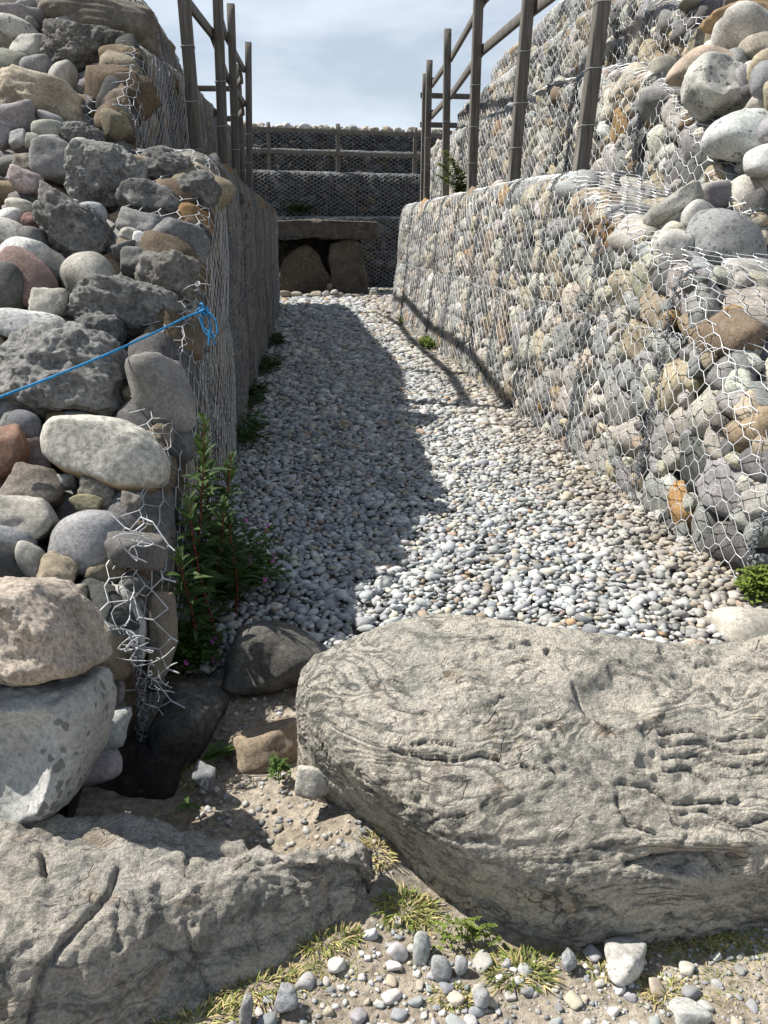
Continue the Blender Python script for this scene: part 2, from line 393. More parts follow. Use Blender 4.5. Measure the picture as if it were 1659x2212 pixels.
def gravel_front(x): return np.where(x < .12, 2.78 + .25 * np.clip(-x, 0, .5), np.where(x < .34, 2.62 - 1.2 * (x - .12), 2.36))
def build_path():
    xs = np.linspace(-.62, 2.5, 80); V, F = [], []
    for x in xs:
        y0 = float(gravel_front(np.array(x))); V += [(x, y0 - .03, -.05), (x, y0 + .05, -.012), (x, 16.3, -.012)]
    n = len(xs)
    F = [[i*3+k, i*3+3+k, i*3+4+k, i*3+1+k] for i in range(n-1) for k in (0, 1)]
    V2 = [(-4, 16.3, -.012), (6.5, 16.3, -.012), (6.5, 27, -.012), (-4, 27, -.012)]
    o = len(V); V += V2; F.append([o, o+1, o+2, o+3])
    return structure(link('gravel_path', mesh_np('gravel_path', V, F, False), M_BED))
path = build_path()
PEBLIB = [rock_unit(900 + i, 2, 4.5, 8, .10, 1.3) for i in range(10)]
PEB1 = [rock_unit(900 + i, 1, 4.0, 8, .10, 1.3) for i in range(10)]
PEB0 = [(ico(1)[0] * 1.0, ico(1)[1])] + [rock_unit(950 + i, 1, 4.0, 6, .1, 1.3) for i in range(4)]
PEBCOL = [((.45, .45, .435), 30), ((.375, .385, .385), 30), ((.31, .325, .335), 20), ((.25, .26, .27), 9), ((.46, .43, .36), 10), ((.37, .32, .25), 5), ((.34, .26, .20), 2), ((.38, .26, .16), .5), ((.56, .55, .52), 8)]
_pc = np.array([c for c, _ in PEBCOL]); _pw = np.array([w for _, w in PEBCOL], float); _pw /= _pw.sum()
def scatter_mesh(P, dims, lib, colors, r):
    """many small stones as one mesh: P centres, dims half sizes (n,3)"""
    Vs, Fs, Cs, o = [], [], [], 0
    which = r.integers(0, len(lib), len(P)); yaw = r.uniform(0, 2 * pi, len(P)); tx = r.normal(0, .28, len(P)); ty = r.normal(0, .28, len(P))
    for k, (V, F) in enumerate(lib):
        ix = np.where(which == k)[0]
        if not len(ix): continue
        W = V[None] * dims[ix][:, None, :]
        c, s = np.cos(tx[ix])[:, None], np.sin(tx[ix])[:, None]
        W = np.stack([W[..., 0], W[..., 1] * c - W[..., 2] * s, W[..., 1] * s + W[..., 2] * c], -1)
        c, s = np.cos(ty[ix])[:, None], np.sin(ty[ix])[:, None]
        W = np.stack([W[..., 0] * c + W[..., 2] * s, W[..., 1], -W[..., 0] * s + W[..., 2] * c], -1)
        c, s = np.cos(yaw[ix])[:, None], np.sin(yaw[ix])[:, None]
        W = np.stack([W[..., 0] * c - W[..., 1] * s, W[..., 0] * s + W[..., 1] * c, W[..., 2]], -1) + P[ix][:, None, :]
        Vs.append(W.reshape(-1, 3)); Fs.append((F[None] + (np.arange(len(ix)) * len(V))[:, None, None]).reshape(-1, 3) + o)
        Cs.append(np.repeat(colors[ix], len(V), 0)); o += len(ix) * len(V)
    return np.vstack(Vs), np.vstack(Fs), np.vstack(Cs)
def build_gravel():
    r = np.random.default_rng(21)
    def zone(x0, x1, y0, y1, cell, size, lib, first=0):
        nx, ny = int((x1 - x0) / cell), int((y1 - y0) / (cell * .866))
        I, J = np.meshgrid(np.arange(nx), np.arange(ny), indexing='ij')
        P = np.stack([x0 + (I + .5 * (J % 2)) * cell, y0 + J * cell * .866, np.zeros(I.shape)], -1).reshape(-1, 3)
        P[:, :2] += r.uniform(-.42, .42, (len(P), 2)) * cell
        P = P[(P[:, 1] > gravel_front(P[:, 0]))] if y0 < 4 else P
        n = len(P); sz = size * np.clip(r.lognormal(-.03, .34, n), .45, 2.1)
        dims = np.stack([sz * r.uniform(1.0, 1.45, n), sz * r.uniform(.8, 1.1, n), sz * r.uniform(.42, .66, n)], 1)
        P[:, 2] = r.uniform(-.004, .012, n) + dims[:, 2] * .25
        C = _pc[r.choice(len(_pc), n, p=_pw)] * r.uniform(.82, 1.18, (n, 1)) * r.uniform(.97, 1.03, (n, 3))
        # browner, dustier pebbles along the foot of the right wall
        k = np.clip((P[:, 0] - 1.35) / .5, 0, 1)[:, None] * r.uniform(.2, .9, (n, 1)); C = C * (1 - k) + k * np.array([.31, .265, .205])
        return P, dims, C, lib
    A = zone(-.48, 2.12, 2.3, 6.6, .0335, .0172, PEB1)
    order = np.argsort(A[0][:, 1]); near = order[:300]; rest = order[300:]
    lib = [mesh_np('pebble', V, F) for V, F in PEBLIB]
    for m in lib: m.materials.append(M_PEBO)
    for k, i in enumerate(near):
        o = link('pebble', lib[int(r.integers(0, 10))], parent=path, loc=tuple(A[0][i]), color=tuple(A[2][i]))
        o.rotation_euler = (r.normal(0, .25), r.normal(0, .25), r.uniform(0, 6.28)); o.scale = A[1][i] * 1.02
    zs = [(A[0][rest], A[1][rest], A[2][rest], PEB1), zone(-.45, 2.1, 6.6, 10.5, .046, .0245, PEB1), zone(-.45, 2.1, 10.5, 16.4, .062, .034, PEB0), zone(-.9, 5.2, 16.4, 25, .085, .048, PEB0)]
    Vs, Fs, Cs, o = [], [], [], 0
    for P, d, C, lb in zs:
        V, F, c = scatter_mesh(P, d, lb, C, r); Vs.append(V); Fs.append(F + o); Cs.append(c); o += len(V)
    g = link('gravel', mesh_np('gravel', np.vstack(Vs), np.vstack(Fs), True, np.vstack(Cs)), M_PEB, parent=path); stuff(g)
build_gravel()

# ------------------------------------------------------------------ gabion walls
GABLIB = []
for i in range(16):
    V, F = rock_unit(300 + i, 3, [14, 24, 36, 18][i % 4], 12, .12, 1.6)
    V = V * (1 + .05 * fbm(V * 5, 3, i))[:, None]
    me = mesh_np('gabion_stone', V, F); me.materials.append(M_GAB); GABLIB.append(me)
GABFAR = []
for i in range(10):
    V, F = rock_unit(400 + i, 2, [14, 26][i % 2], 11, .12, 1.6); me = mesh_np('gabion_stone_far', V, F); me.materials.append(M_GAB); GABFAR.append(me)
ORD = ['first', 'second', 'third', 'fourth', 'fifth', 'sixth', 'seventh', 'eighth', 'ninth', 'tenth', 'eleventh', 'twelfth']

class Wall:
    """a face of wire baskets: s runs along the wall, w up the face and then back over its top"""
    def __init__(self, org, es, ed, s0, s1, zb, top, batter=.06, bulge=.045, course=1.0, blen=2.0, seed=0, rough=.016, flare=None):
        self.flare = flare or (lambda q: np.zeros_like(q)); self.o, self.es, self.ed = np.array(org, float), np.array(es, float), np.array(ed, float)
        self.s0, self.s1, self.zb, self.top = s0, s1, zb, top; self.batter, self.bulge, self.course, self.blen = batter, bulge, course, blen
        self.seed, self.rough = seed, rough; self.r = np.random.default_rng(seed)
    def height(self, s): return np.asarray(self.top(np.asarray(s, float))) - self.zb
    def surf(self, s, w, off=0.0):
        s, w = np.asarray(s, float), np.asarray(w, float); h = np.maximum(self.height(s), .03); k = .055
        e = (w - h) / k; sp = k * np.logaddexp(0, e)               # runs back past the edge
        z = w - sp
        f = (z % self.course) / self.course
        bul = self.bulge * np.sqrt(np.clip(np.sin(pi * np.clip(f, 0, 1)), 0, 1)) * (z < h + .02)
        g = ((s - self.s0) % self.blen) / self.blen
        bul = bul * (.55 + .45 * np.sqrt(np.clip(np.sin(pi * g), 0, 1)))
        P = np.stack([s * 2.4, w * 2.9, np.full_like(s, self.seed * 7.7)], -1).reshape(-1, 3)
        nz = (self.rough * fbm(P, 3, self.seed)).reshape(s.shape)
        d = self.flare(s) + self.batter * z + sp - bul - nz * np.clip(1 - sp / .3, .2, 1) - off * np.clip(1 - sp / .12, 0, 1)
        zz = z + (nz + off) * np.clip(sp / .12, 0, 1)
        return self.o + s[..., None] * self.es + d[..., None] * self.ed + (self.zb + zz)[..., None] * np.array([0, 0, 1.0])
    def normal(self, s, w):
        e = .02; a = self.surf(s + e, w) - self.surf(s - e, w); b = self.surf(s, w + e) - self.surf(s, w - e)
        n = np.cross(a, b); n /= np.linalg.norm(n, axis=-1)[..., None]
        out = -self.ed + np.array([0, 0, .6])
        return np.where((n @ out)[..., None] < 0, -n, n)
    def build(self, place, group, lib, radii, palette, over=.6, wire_r=.0021, n_course=None, sides=3, lacing=True, hexs=1.15, short_names=None, tone=1.0, wmat=None):
        wsel = wmat or M_WIRE
        ov = over if callable(over) else (lambda q: np.full_like(np.asarray(q, float), over)); over = float(ov(np.linspace(self.s0, self.s1, 99)).max())
        r = self.r; L = self.s1 - self.s0; nb = max(1, int(round(L / self.blen))); self.blen = L / nb
        hmax = float(self.height(np.linspace(self.s0, self.s1, 200)).max()); W = hmax + over
        ncr = n_course or max(1, int(round(hmax / self.course)))
        # --- stones: dart throwing, big ones first
        S, Wv, R = np.zeros(0), np.zeros(0), np.zeros(0)
        for rad, frac in radii:
            m = int(L * W * frac / (rad * rad)); cs = r.uniform(self.s0, self.s1, m); cw = r.uniform(.0, W, m); hh = self.height(cs)
            ok = (cw < hh + ov(cs)) & (cw > rad * .35); cs, cw = cs[ok], cw[ok]
            for a, b in zip(cs, cw):
                if len(S):
                    if (((S - a) ** 2 / 1.25 + (Wv - b) ** 2 * 1.2) < ((R + rad) * .83) ** 2).any(): continue
                S = np.append(S, a); Wv = np.append(Wv, b); R = np.append(R, rad * r.uniform(.9, 1.12))
        ns = self.normal(S, Wv); P = self.surf(S, Wv) - ns * (R * .80 + .008)[:, None]
        tb = np.clip(((S - self.s0) / self.blen).astype(int), 0, nb - 1); hS = self.height(S)
        tc = np.clip((np.minimum(Wv, hS - .05) / self.course).astype(int), 0, ncr - 1)
        roots = {}
        pn, pw_ = list(palette.keys()), np.array(list(palette.values()), float); pw_ /= pw_.sum()
        def root(b, c):
            if (b, c) not in roots:
                sm = self.s0 + (b + .5) * self.blen
                p = self.surf(np.array(sm), np.array(c * self.course)); p = p - .0 * p
                if short_names: lab = short_names(b, c, nb, ncr)
                else: lab = place(b, c, nb, ncr)
                roots[(b, c)] = empty('gabion', tuple(p), lab, 'gabion', group)
            return roots[(b, c)]
        for i in range(len(S)):
            rt = root(int(tb[i]), int(tc[i])); n = ns[i]
            x = self.es - n * (self.es @ n); x /= np.linalg.norm(x); y = np.cross(n, x); a = r.normal(0, .35)
            x, y = x * cos(a) + y * sin(a), -x * sin(a) + y * cos(a)
            k = R[i] * 1.06; st = r.uniform(1.02, 1.32); sg = r.choice([-1, 1], 3)
            Mx = Matrix(((x[0] * k * st, y[0] * k / st ** .7, n[0] * k * .80, P[i][0]), (x[1] * k * st, y[1] * k / st ** .7, n[1] * k * .80, P[i][1]), (x[2] * k * st, y[2] * k / st ** .7, n[2] * k * .80, P[i][2]), (0, 0, 0, 1)))
            o = bpy.data.objects.new('stone', lib[int(r.integers(0, len(lib)))]); COL.objects.link(o)
            o.parent = rt; o.matrix_basis = Matrix.Translation(-rt.location) @ Mx
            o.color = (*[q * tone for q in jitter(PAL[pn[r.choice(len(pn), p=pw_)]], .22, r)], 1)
        # --- hexagonal wire net
        a, b, h = .036 * hexs, .041 * hexs, .046 * hexs; pit = a + b
        for bi in range(nb):
            sa, sb = self.s0 + bi * self.blen, self.s0 + (bi + 1) * self.blen; wmat = M_WIRE_MID if bi < (2 if tone < .8 and self.ed[1] == 0 else 0) else wsel; wr_ = wire_r * (1.25 if wmat is M_WIRE_MID else 1)  # lighter wire on the nearest left baskets paints in their sunlit edge
            J, K = np.meshgrid(np.arange(0, int(W / h) + 1), np.arange(int(sa / (2 * pit)) - 2, int(sb / (2 * pit)) + 2), indexing='ij')
            J, K = J.ravel(), K.ravel(); cx = (2 * K + J % 2) * pit
            def node(cx, J, sgn):
                jx = np.sin(cx * 91.7 + J * 37.1 + sgn) * .005; jw = np.cos(cx * 53.3 + J * 71.9 + sgn * 2) * .005
                sag = .018 * np.sin(J * .31 + cx * 1.7)
                return cx + sgn * a / 2 + jx + sag, J * h + jw + .012 * np.sin(cx * 2.9)
            E = []
            for (s1_, w1_), (s2_, w2_), f in ((node(cx, J, -1), node(cx, J, 1), 1.55), (node(cx, J, 1), node(cx + pit, J + 1, -1), 1.0), (node(cx, J, 1), node(cx + pit, J - 1, -1), 1.0)):
                sm, wm = (s1_ + s2_) / 2, (w1_ + w2_) / 2
                ok = (sm >= sa) & (sm < sb) & (wm > .0) & (wm < self.height(sm) + ov(sm))
                E.append((s1_[ok], w1_[ok], s2_[ok], w2_[ok], np.full(ok.sum(), f), np.clip((np.minimum(wm[ok], self.height(sm[ok]) - .05) / self.course).astype(int), 0, ncr - 1)))
            s1_, w1_, s2_, w2_, f, cc = [np.concatenate(q) for q in zip(*E)]
            for c in range(ncr):
                m = cc == c
                if m.sum() < 6: continue
                off = .012
                V, F = tubes(self.surf(s1_[m], w1_[m], off), self.surf(s2_[m], w2_[m], off), wr_ * f[m], sides=sides)
                rt = root(bi, c); V = V - np.array(rt.location)
                link('wire_mesh', mesh_np('wire_mesh', V, F), wmat, parent=rt)
                if lacing:
                    parts = []; w0, w1 = c * self.course, min((c + 1) * self.course, float(self.height(np.array(sa + .02)))) if c < ncr - 1 else float(self.height(np.array(sa + .02))) + .1
                    if w1 - w0 > .12:
                        tt = np.linspace(w0, w1, int((w1 - w0) / .008)); 
                        for q in range(5):
                            ph = tt * (70 + 11 * q) * (-1) ** q + q * 1.7; rr = .014 + .006 * np.sin(tt * 23 + q * 2)
                            PP = self.surf(sa + rr * np.cos(ph) + .01 * np.sin(tt * 7), tt, .02) - self.ed * (rr * np.sin(ph))[:, None]
                            parts.append(polyline_tube(PP, wire_r * 1.1, 3))
                    if parts:
                        V, F = join(parts); link('lacing_wire', mesh_np('lacing_wire', V - np.array(rt.location), F), M_LACE, parent=rt); parts = []
                    sh = np.linspace(sa, sb, int(self.blen / .02)); wt = (c + 1) * self.course if c < ncr - 1 else None
                    hs = self.height(sh); ww = np.full_like(sh, wt) if wt else hs + .01
                    if wt: 
                        mk = hs > wt + .06; sh, ww = sh[mk], ww[mk]
                    if len(sh) > 8:
                        for q in range(2 if wt else 1):
                            ph = sh * (42 + 17 * q) + q + 2.5 * np.sin(sh * 5.3); 
                            parts.append(polyline_tube(self.surf(sh, ww + .022 * np.cos(ph) + .015 * np.sin(sh * 3.1), .010) - self.ed * (.010 * np.sin(ph))[:, None], wire_r * .85, 3))
                    if parts:
                        V, F = join(parts); link('selvedge_wire', mesh_np('selvedge_wire', V - np.array(rt.location), F), wmat, parent=rt)

ip = lambda xs, ys: (lambda s: np.interp(s, xs, ys))
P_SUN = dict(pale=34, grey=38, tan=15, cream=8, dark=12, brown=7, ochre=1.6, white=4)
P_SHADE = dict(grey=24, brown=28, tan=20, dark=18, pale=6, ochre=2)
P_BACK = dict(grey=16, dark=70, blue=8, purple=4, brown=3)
RAD = [(.175, .25), (.145, .6), (.115, 1.2), (.085, 1.8), (.062, 2.8), (.044, 3.0)]
RADB = [(.15, .25), (.115, .6), (.09, 1.2), (.068, 1.8), (.05, 2.2)]
RADF = [(.17, .3), (.135, .6), (.11, 1.0), (.085, 1.4), (.06, 1.6)]
Y_, X_ = (0, 1, 0), (1, 0, 0)
def where(side, tier):
    def f(b, c, nb, nc):
        crs = '' if nc == 1 else 'lower course ' if c == 0 else 'upper course '
        return f"{ORD[b]} gabion from the near end, {crs}{tier}{side}"
    return f
# right side of the passage: lower wall of two courses, then three set-back tiers
WR = Wall((1.90, 0, 0), Y_, X_, 3.35, 16.2, -.02, ip([3.35, 3.6, 4.6, 5.8, 7.0, 9, 16.2], [.40, .72, 1.34, 1.66, 1.98, 2.02, 2.0]), .10, .035, 1.0, 1.26, 11, flare=ip([3.3, 4.3, 9, 12.6, 16.2], [.11, .10, .06, .05, -.02]))
WR.build(where('sunlit right wall', 'at the foot of '), 'gabions of the sunlit right wall', GABLIB, RAD, P_SUN, ip([3.3, 5, 7], [.35, .6, .75]), .0025, tone=.86)
WA = Wall((2.74, 0, 0), Y_, X_, 5.2, 17.8, 1.55, ip([5.2, 5.54, 6.04, 6.82, 7.87, 10, 17.0, 17.8], [1.66, 1.82, 2.25, 2.64, 2.90, 3.05, 3.15, 3.1]), .05, .045, 1.7, 1.85, 12)
WA.build(where('sunlit right wall', 'behind the posts of '), 'gabions of the sunlit right wall', GABLIB, RAD, P_SUN, ip([5, 7, 8], [.12, .2, .42]), .0025, tone=.86)
WB = Wall((3.08, 0, 0), Y_, X_, 6.3, 16.6, 2.5, ip([6.3, 6.6, 7.04, 7.8, 9, 16, 16.6], [2.6, 2.80, 3.15, 3.4, 3.72, 3.7, 3.6]), .05, .04, 1.3, 2.05, 13)
WB.build(where('sunlit right wall', 'in the third tier of '), 'gabions of the sunlit right wall', GABLIB, RAD, P_SUN, ip([6, 8, 9], [.1, .2, .35]), .0025, tone=.86)
WC = Wall((3.42, 0, 0), Y_, X_, 7.6, 15.6, 3.1, ip([7.6, 8.6, 10.5, 12, 15.2, 15.6], [3.3, 3.7, 4.15, 4.3, 4.2, 4.1]), .05, .04, 1.3, 2.0, 14)
WC.build(where('sunlit right wall', 'in the topmost tier of '), 'gabions of the sunlit right wall', GABLIB, RADF, P_SUN, .35, .0025, tone=.86)
# left side, in shade; tone also paints that shade into the stone colours
WL = Wall((-.40, 0, 0), Y_, (-1, 0, 0), 2.45, 19.4, -.02, ip([2.45, 2.8, 5.7, 7, 19.4], [.42, .58, 2.0, 2.03, 2.0]), .0, .03, 1.0, 1.88, 21, flare=ip([2.4, 2.8, 3.8, 8, 11, 16, 19.4], [.14, .115, .05, .03, -.04, -.14, -.16]))
WL.build(where('shaded left wall', 'at the foot of '), 'gabions of the shaded left wall', GABLIB, RAD, P_SHADE, ip([2.4, 3.4, 4.3, 4.9, 6.2], [.10, .16, .2, .42, .5]), .0018, tone=.50, wmat=M_WIRE_SHADE)
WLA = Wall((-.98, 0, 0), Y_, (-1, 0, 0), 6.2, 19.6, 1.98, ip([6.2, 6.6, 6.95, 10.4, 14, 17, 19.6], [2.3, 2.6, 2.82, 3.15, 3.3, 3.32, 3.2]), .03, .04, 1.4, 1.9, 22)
WLA.build(where('shaded left wall', 'behind the posts of '), 'gabions of the shaded left wall', GABLIB, RADF, P_SHADE, ip([6.2, 8, 9], [.12, .2, .4]), .0019, tone=.52, wmat=M_WIRE_SHADE)
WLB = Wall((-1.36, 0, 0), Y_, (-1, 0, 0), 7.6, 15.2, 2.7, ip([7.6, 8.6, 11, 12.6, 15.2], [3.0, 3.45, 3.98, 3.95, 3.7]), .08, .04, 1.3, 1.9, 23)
WLB.build(where('shaded left wall', 'in the topmost tier of '), 'gabions of the shaded left wall', GABFAR, RADF, P_SHADE, .4, .0022, tone=.62, wmat=M_WIRE_SHADE)
# back wall of the chamber, four stepped tiers facing the camera, shade painted in by tone
def backplace(t):
    return lambda b, c, nb, nc: f"{ORD[b]} gabion from the left in the {t} of the dark back wall"
flat = lambda z: ip([-9, 12], [z, z])
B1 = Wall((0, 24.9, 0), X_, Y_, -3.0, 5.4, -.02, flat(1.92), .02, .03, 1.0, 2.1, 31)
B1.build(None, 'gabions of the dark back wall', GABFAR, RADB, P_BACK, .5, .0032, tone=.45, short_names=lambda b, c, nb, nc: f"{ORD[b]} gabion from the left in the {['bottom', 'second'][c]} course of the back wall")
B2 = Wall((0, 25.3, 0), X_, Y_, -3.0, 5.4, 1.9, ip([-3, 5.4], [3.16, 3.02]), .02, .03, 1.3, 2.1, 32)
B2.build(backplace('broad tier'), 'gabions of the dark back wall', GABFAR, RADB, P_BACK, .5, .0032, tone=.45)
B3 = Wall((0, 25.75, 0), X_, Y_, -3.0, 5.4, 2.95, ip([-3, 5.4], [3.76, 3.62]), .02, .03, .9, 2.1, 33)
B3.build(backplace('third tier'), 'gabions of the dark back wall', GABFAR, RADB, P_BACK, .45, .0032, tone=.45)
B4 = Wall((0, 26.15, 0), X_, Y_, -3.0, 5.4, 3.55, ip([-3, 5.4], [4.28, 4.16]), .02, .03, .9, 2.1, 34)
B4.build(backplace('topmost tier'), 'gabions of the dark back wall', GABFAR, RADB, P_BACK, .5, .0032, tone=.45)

# ------------------------------------------------------------------ cairn bodies behind the walls
KL, YL0, KR, YR0 = .5, 1.70, .68, 2.95
def cairn_body(side):
    """solid rubble body: one surface sheet over x,y closed down to the ground, kept behind the gabion faces"""
    if side == 'left':
        xs = np.linspace(-9, -.68, 44); ys = np.linspace(1.95, 19.3, 70)
        def top(x, y):
            lim = np.where(x > -1.22, 1.80, np.where(x > -1.62, 2.55, 3.4))
            lim = np.where((x < -1.22) & (y > 8), np.where(x > -1.62, 3.0, 3.6), lim)
            return np.minimum(KL * (y - YL0) - .22, np.where(x < -2.0, 4.6, lim))
    else:
        xs = np.linspace(2.36, 9, 44); ys = np.linspace(3.6, 16.0, 60)
        def top(x, y):
            lim = np.where(x < 3.0, 1.80, np.where(x < 3.34, 2.85, np.where(x < 3.72, 3.45, 4.25)))
            return np.minimum(np.where(x < 2.6, .5, KR) * (y - YR0) - .26, lim)
    X, Y = np.meshgrid(xs, ys, indexing='ij'); Z = np.maximum(top(X, Y), -.1)
    Z = Z + .05 * fbm(np.stack([X * 3, Y * 3, Z], -1).reshape(-1, 3), 3, 4).reshape(Z.shape) * (Z > -.05) - .03
    nx, ny = len(xs), len(ys); V = np.stack([X, Y, Z], -1).reshape(-1, 3); n0 = len(V)
    I, J = np.meshgrid(np.arange(nx - 1), np.arange(ny - 1), indexing='ij'); a = (I * ny + J).ravel()
    F = list(np.stack([a, a + ny, a + ny + 1, a + 1], 1))
    rim = [i * ny for i in range(nx)] + [(nx - 1) * ny + j for j in range(1, ny)] + [i * ny + ny - 1 for i in range(nx - 2, -1, -1)] + [j for j in range(ny - 2, 0, -1)]
    W = V[rim].copy(); W[:, 2] = -.3; V = np.vstack([V, W]); m = len(rim)
    F += [[rim[k], rim[(k + 1) % m], n0 + (k + 1) % m, n0 + k] for k in range(m)]
    return V, np.array(F)
CAIRN = {}
for side, loc, lab in (('left', (-2.5, 5, 0), 'sloping heap of loose boulders left of the passage'), ('right', (4.2, 7, 0), 'sloping heap of loose boulders right of the passage')):
    root = empty('stone_cairn', loc, lab, 'cairn'); CAIRN[side] = root
    V, F = cairn_body(side); link('rubble_core', mesh_np('rubble_core', V - np.array(loc), F, False), M_CORE, parent=root)
bk = empty('stone_cairn', (1, 27.2, 0), 'rubble heap topped with pale cobbles above the back wall', 'cairn')
V, F = box(0, 1.2, 2.0, 8.6, 3.6, 4.2); link('rubble_core', mesh_np('rubble_core', V + [.2, -.1, 0], F, False), M_CORE, parent=bk)
r5 = np.random.default_rng(5)
COB = []
for i in range(12):
    V, F = rock_unit(600 + i, 3, [4, 6, 9][i % 3], 10, .08, 1.2); me = mesh_np('cobble', V, F); me.materials.append(M_COBBLE); COB.append(me)
x = -3.0
while x < 5.4:
    for row in range(2):
        sz = r5.uniform(.04, .10) * (1.35 if r5.random() < .12 else 1)
        zt = np.interp(x, [-3, 5.4], [4.30, 4.18])
        o = link('stone', COB[int(r5.integers(0, 12))], parent=bk, loc=(x - 1 + r5.uniform(-.05, .05), -1.02 + .26 * row + r5.uniform(-.04, .04), zt + sz * .45 + .03 * row), color=jitter(PAL[r5.choice(['pale', 'white', 'cream', 'tan', 'grey', 'pale'])], .15))
        o.scale = (sz * r5.uniform(1, 1.4), sz, sz * r5.uniform(.7, .9)); o.rotation_euler = (0, 0, r5.uniform(0, 6.3))
    x += r5.uniform(.09, .2)

# loose filler stones between the big boulders
def fill(side, n, k, y0, xr, yr, sizes, pal, seed):
    r = np.random.default_rng(seed); root = CAIRN[side]; base = np.array(root.location)
    for i in range(n):
        y = yr[0] + (yr[1] - yr[0]) * r.random() ** 1.15; x = r.uniform(max(xr[0], -.30 * y - .25), xr[1]) if side == 'left' else r.uniform(*xr)
        if side == 'left' and x > -.56 - .0 * y: x = -.6 - r.random() * .8
        sz = r.uniform(*sizes) * (1 + .12 * (y - 2))
        z = k * (y - y0) - .14 - .3 * sz + r.uniform(-.03, .03)
        if side == 'left' and ((x > -.95 and z > 1.7) or (x > -1.3 and y > 5.5)): continue
        if side == 'right' and (x < 2.35 or (x < 2.95 and z > 1.3) or (x < 3.3 and z > 2.3) or (x < 3.7 and z > 3.0)): continue
        rough = r.random() < (.65 if side == 'left' else .35)
        o = link('stone', (COB if not rough else GABLIB)[int(r.integers(0, 12))], parent=root, loc=tuple(np.array([x, y, z]) - base), color=jitter(PAL[r.choice(pal)], .2, r))
        o.scale = (sz * r.uniform(1, 1.4), sz * r.uniform(.8, 1.1), sz * r.uniform(.6, .9)); o.rotation_euler = (r.normal(0, .5), r.normal(0, .5), r.uniform(0, 6.3))
fill('left', 300, KL, YL0, (-2.6, -.58), (2.2, 7.6), (.045, .10), ['grey', 'dark', 'grey', 'grey', 'dark', 'purple', 'pale', 'brown'], 51)
fill('right', 170, KR, YR0, (2.25, 6.0), (3.6, 11), (.08, .14), ['pale', 'grey', 'tan', 'cream', 'dark', 'grey'], 52)

# rubble on the slopes outside the picture: too many to count, one part for each heap
for side, seed in (('left', 61), ('right', 62)):
    r = np.random.default_rng(seed); n = 620; root = CAIRN[side]; base = np.array(root.location); y = 1.95 + 6.5 * r.random(n) ** 1.5 if side == 'left' else r.uniform(4.0, 10.5, n)
    x = -.30 * y - .15 - 4.5 * r.random(n) if side == 'left' else 3.9 + 4.0 * r.random(n)
    sz = r.uniform(.09, .24, n); z = np.minimum((KL * (y - YL0)) if side == 'left' else (KR * (y - YR0)), 4.4) - .10 + r.uniform(-.04, .04, n)
    cols_ = np.array([PAL[k] for k in r.choice(['grey', 'dark', 'pale', 'grey', 'tan', 'cream', 'purple'], n)]) * r.uniform(.8, 1.15, (n, 1))
    V, F, c = scatter_mesh(np.stack([x, y, z], 1) - base, np.stack([sz * 1.2, sz, sz * .75], 1), [rock_unit(650 + i, 2, [5, 9, 16][i % 3], 10, .1, 1.3) for i in range(6)], cols_, r)
    stuff(link('rubble', mesh_np('rubble', V, F, True, c), M_RUB, parent=root))
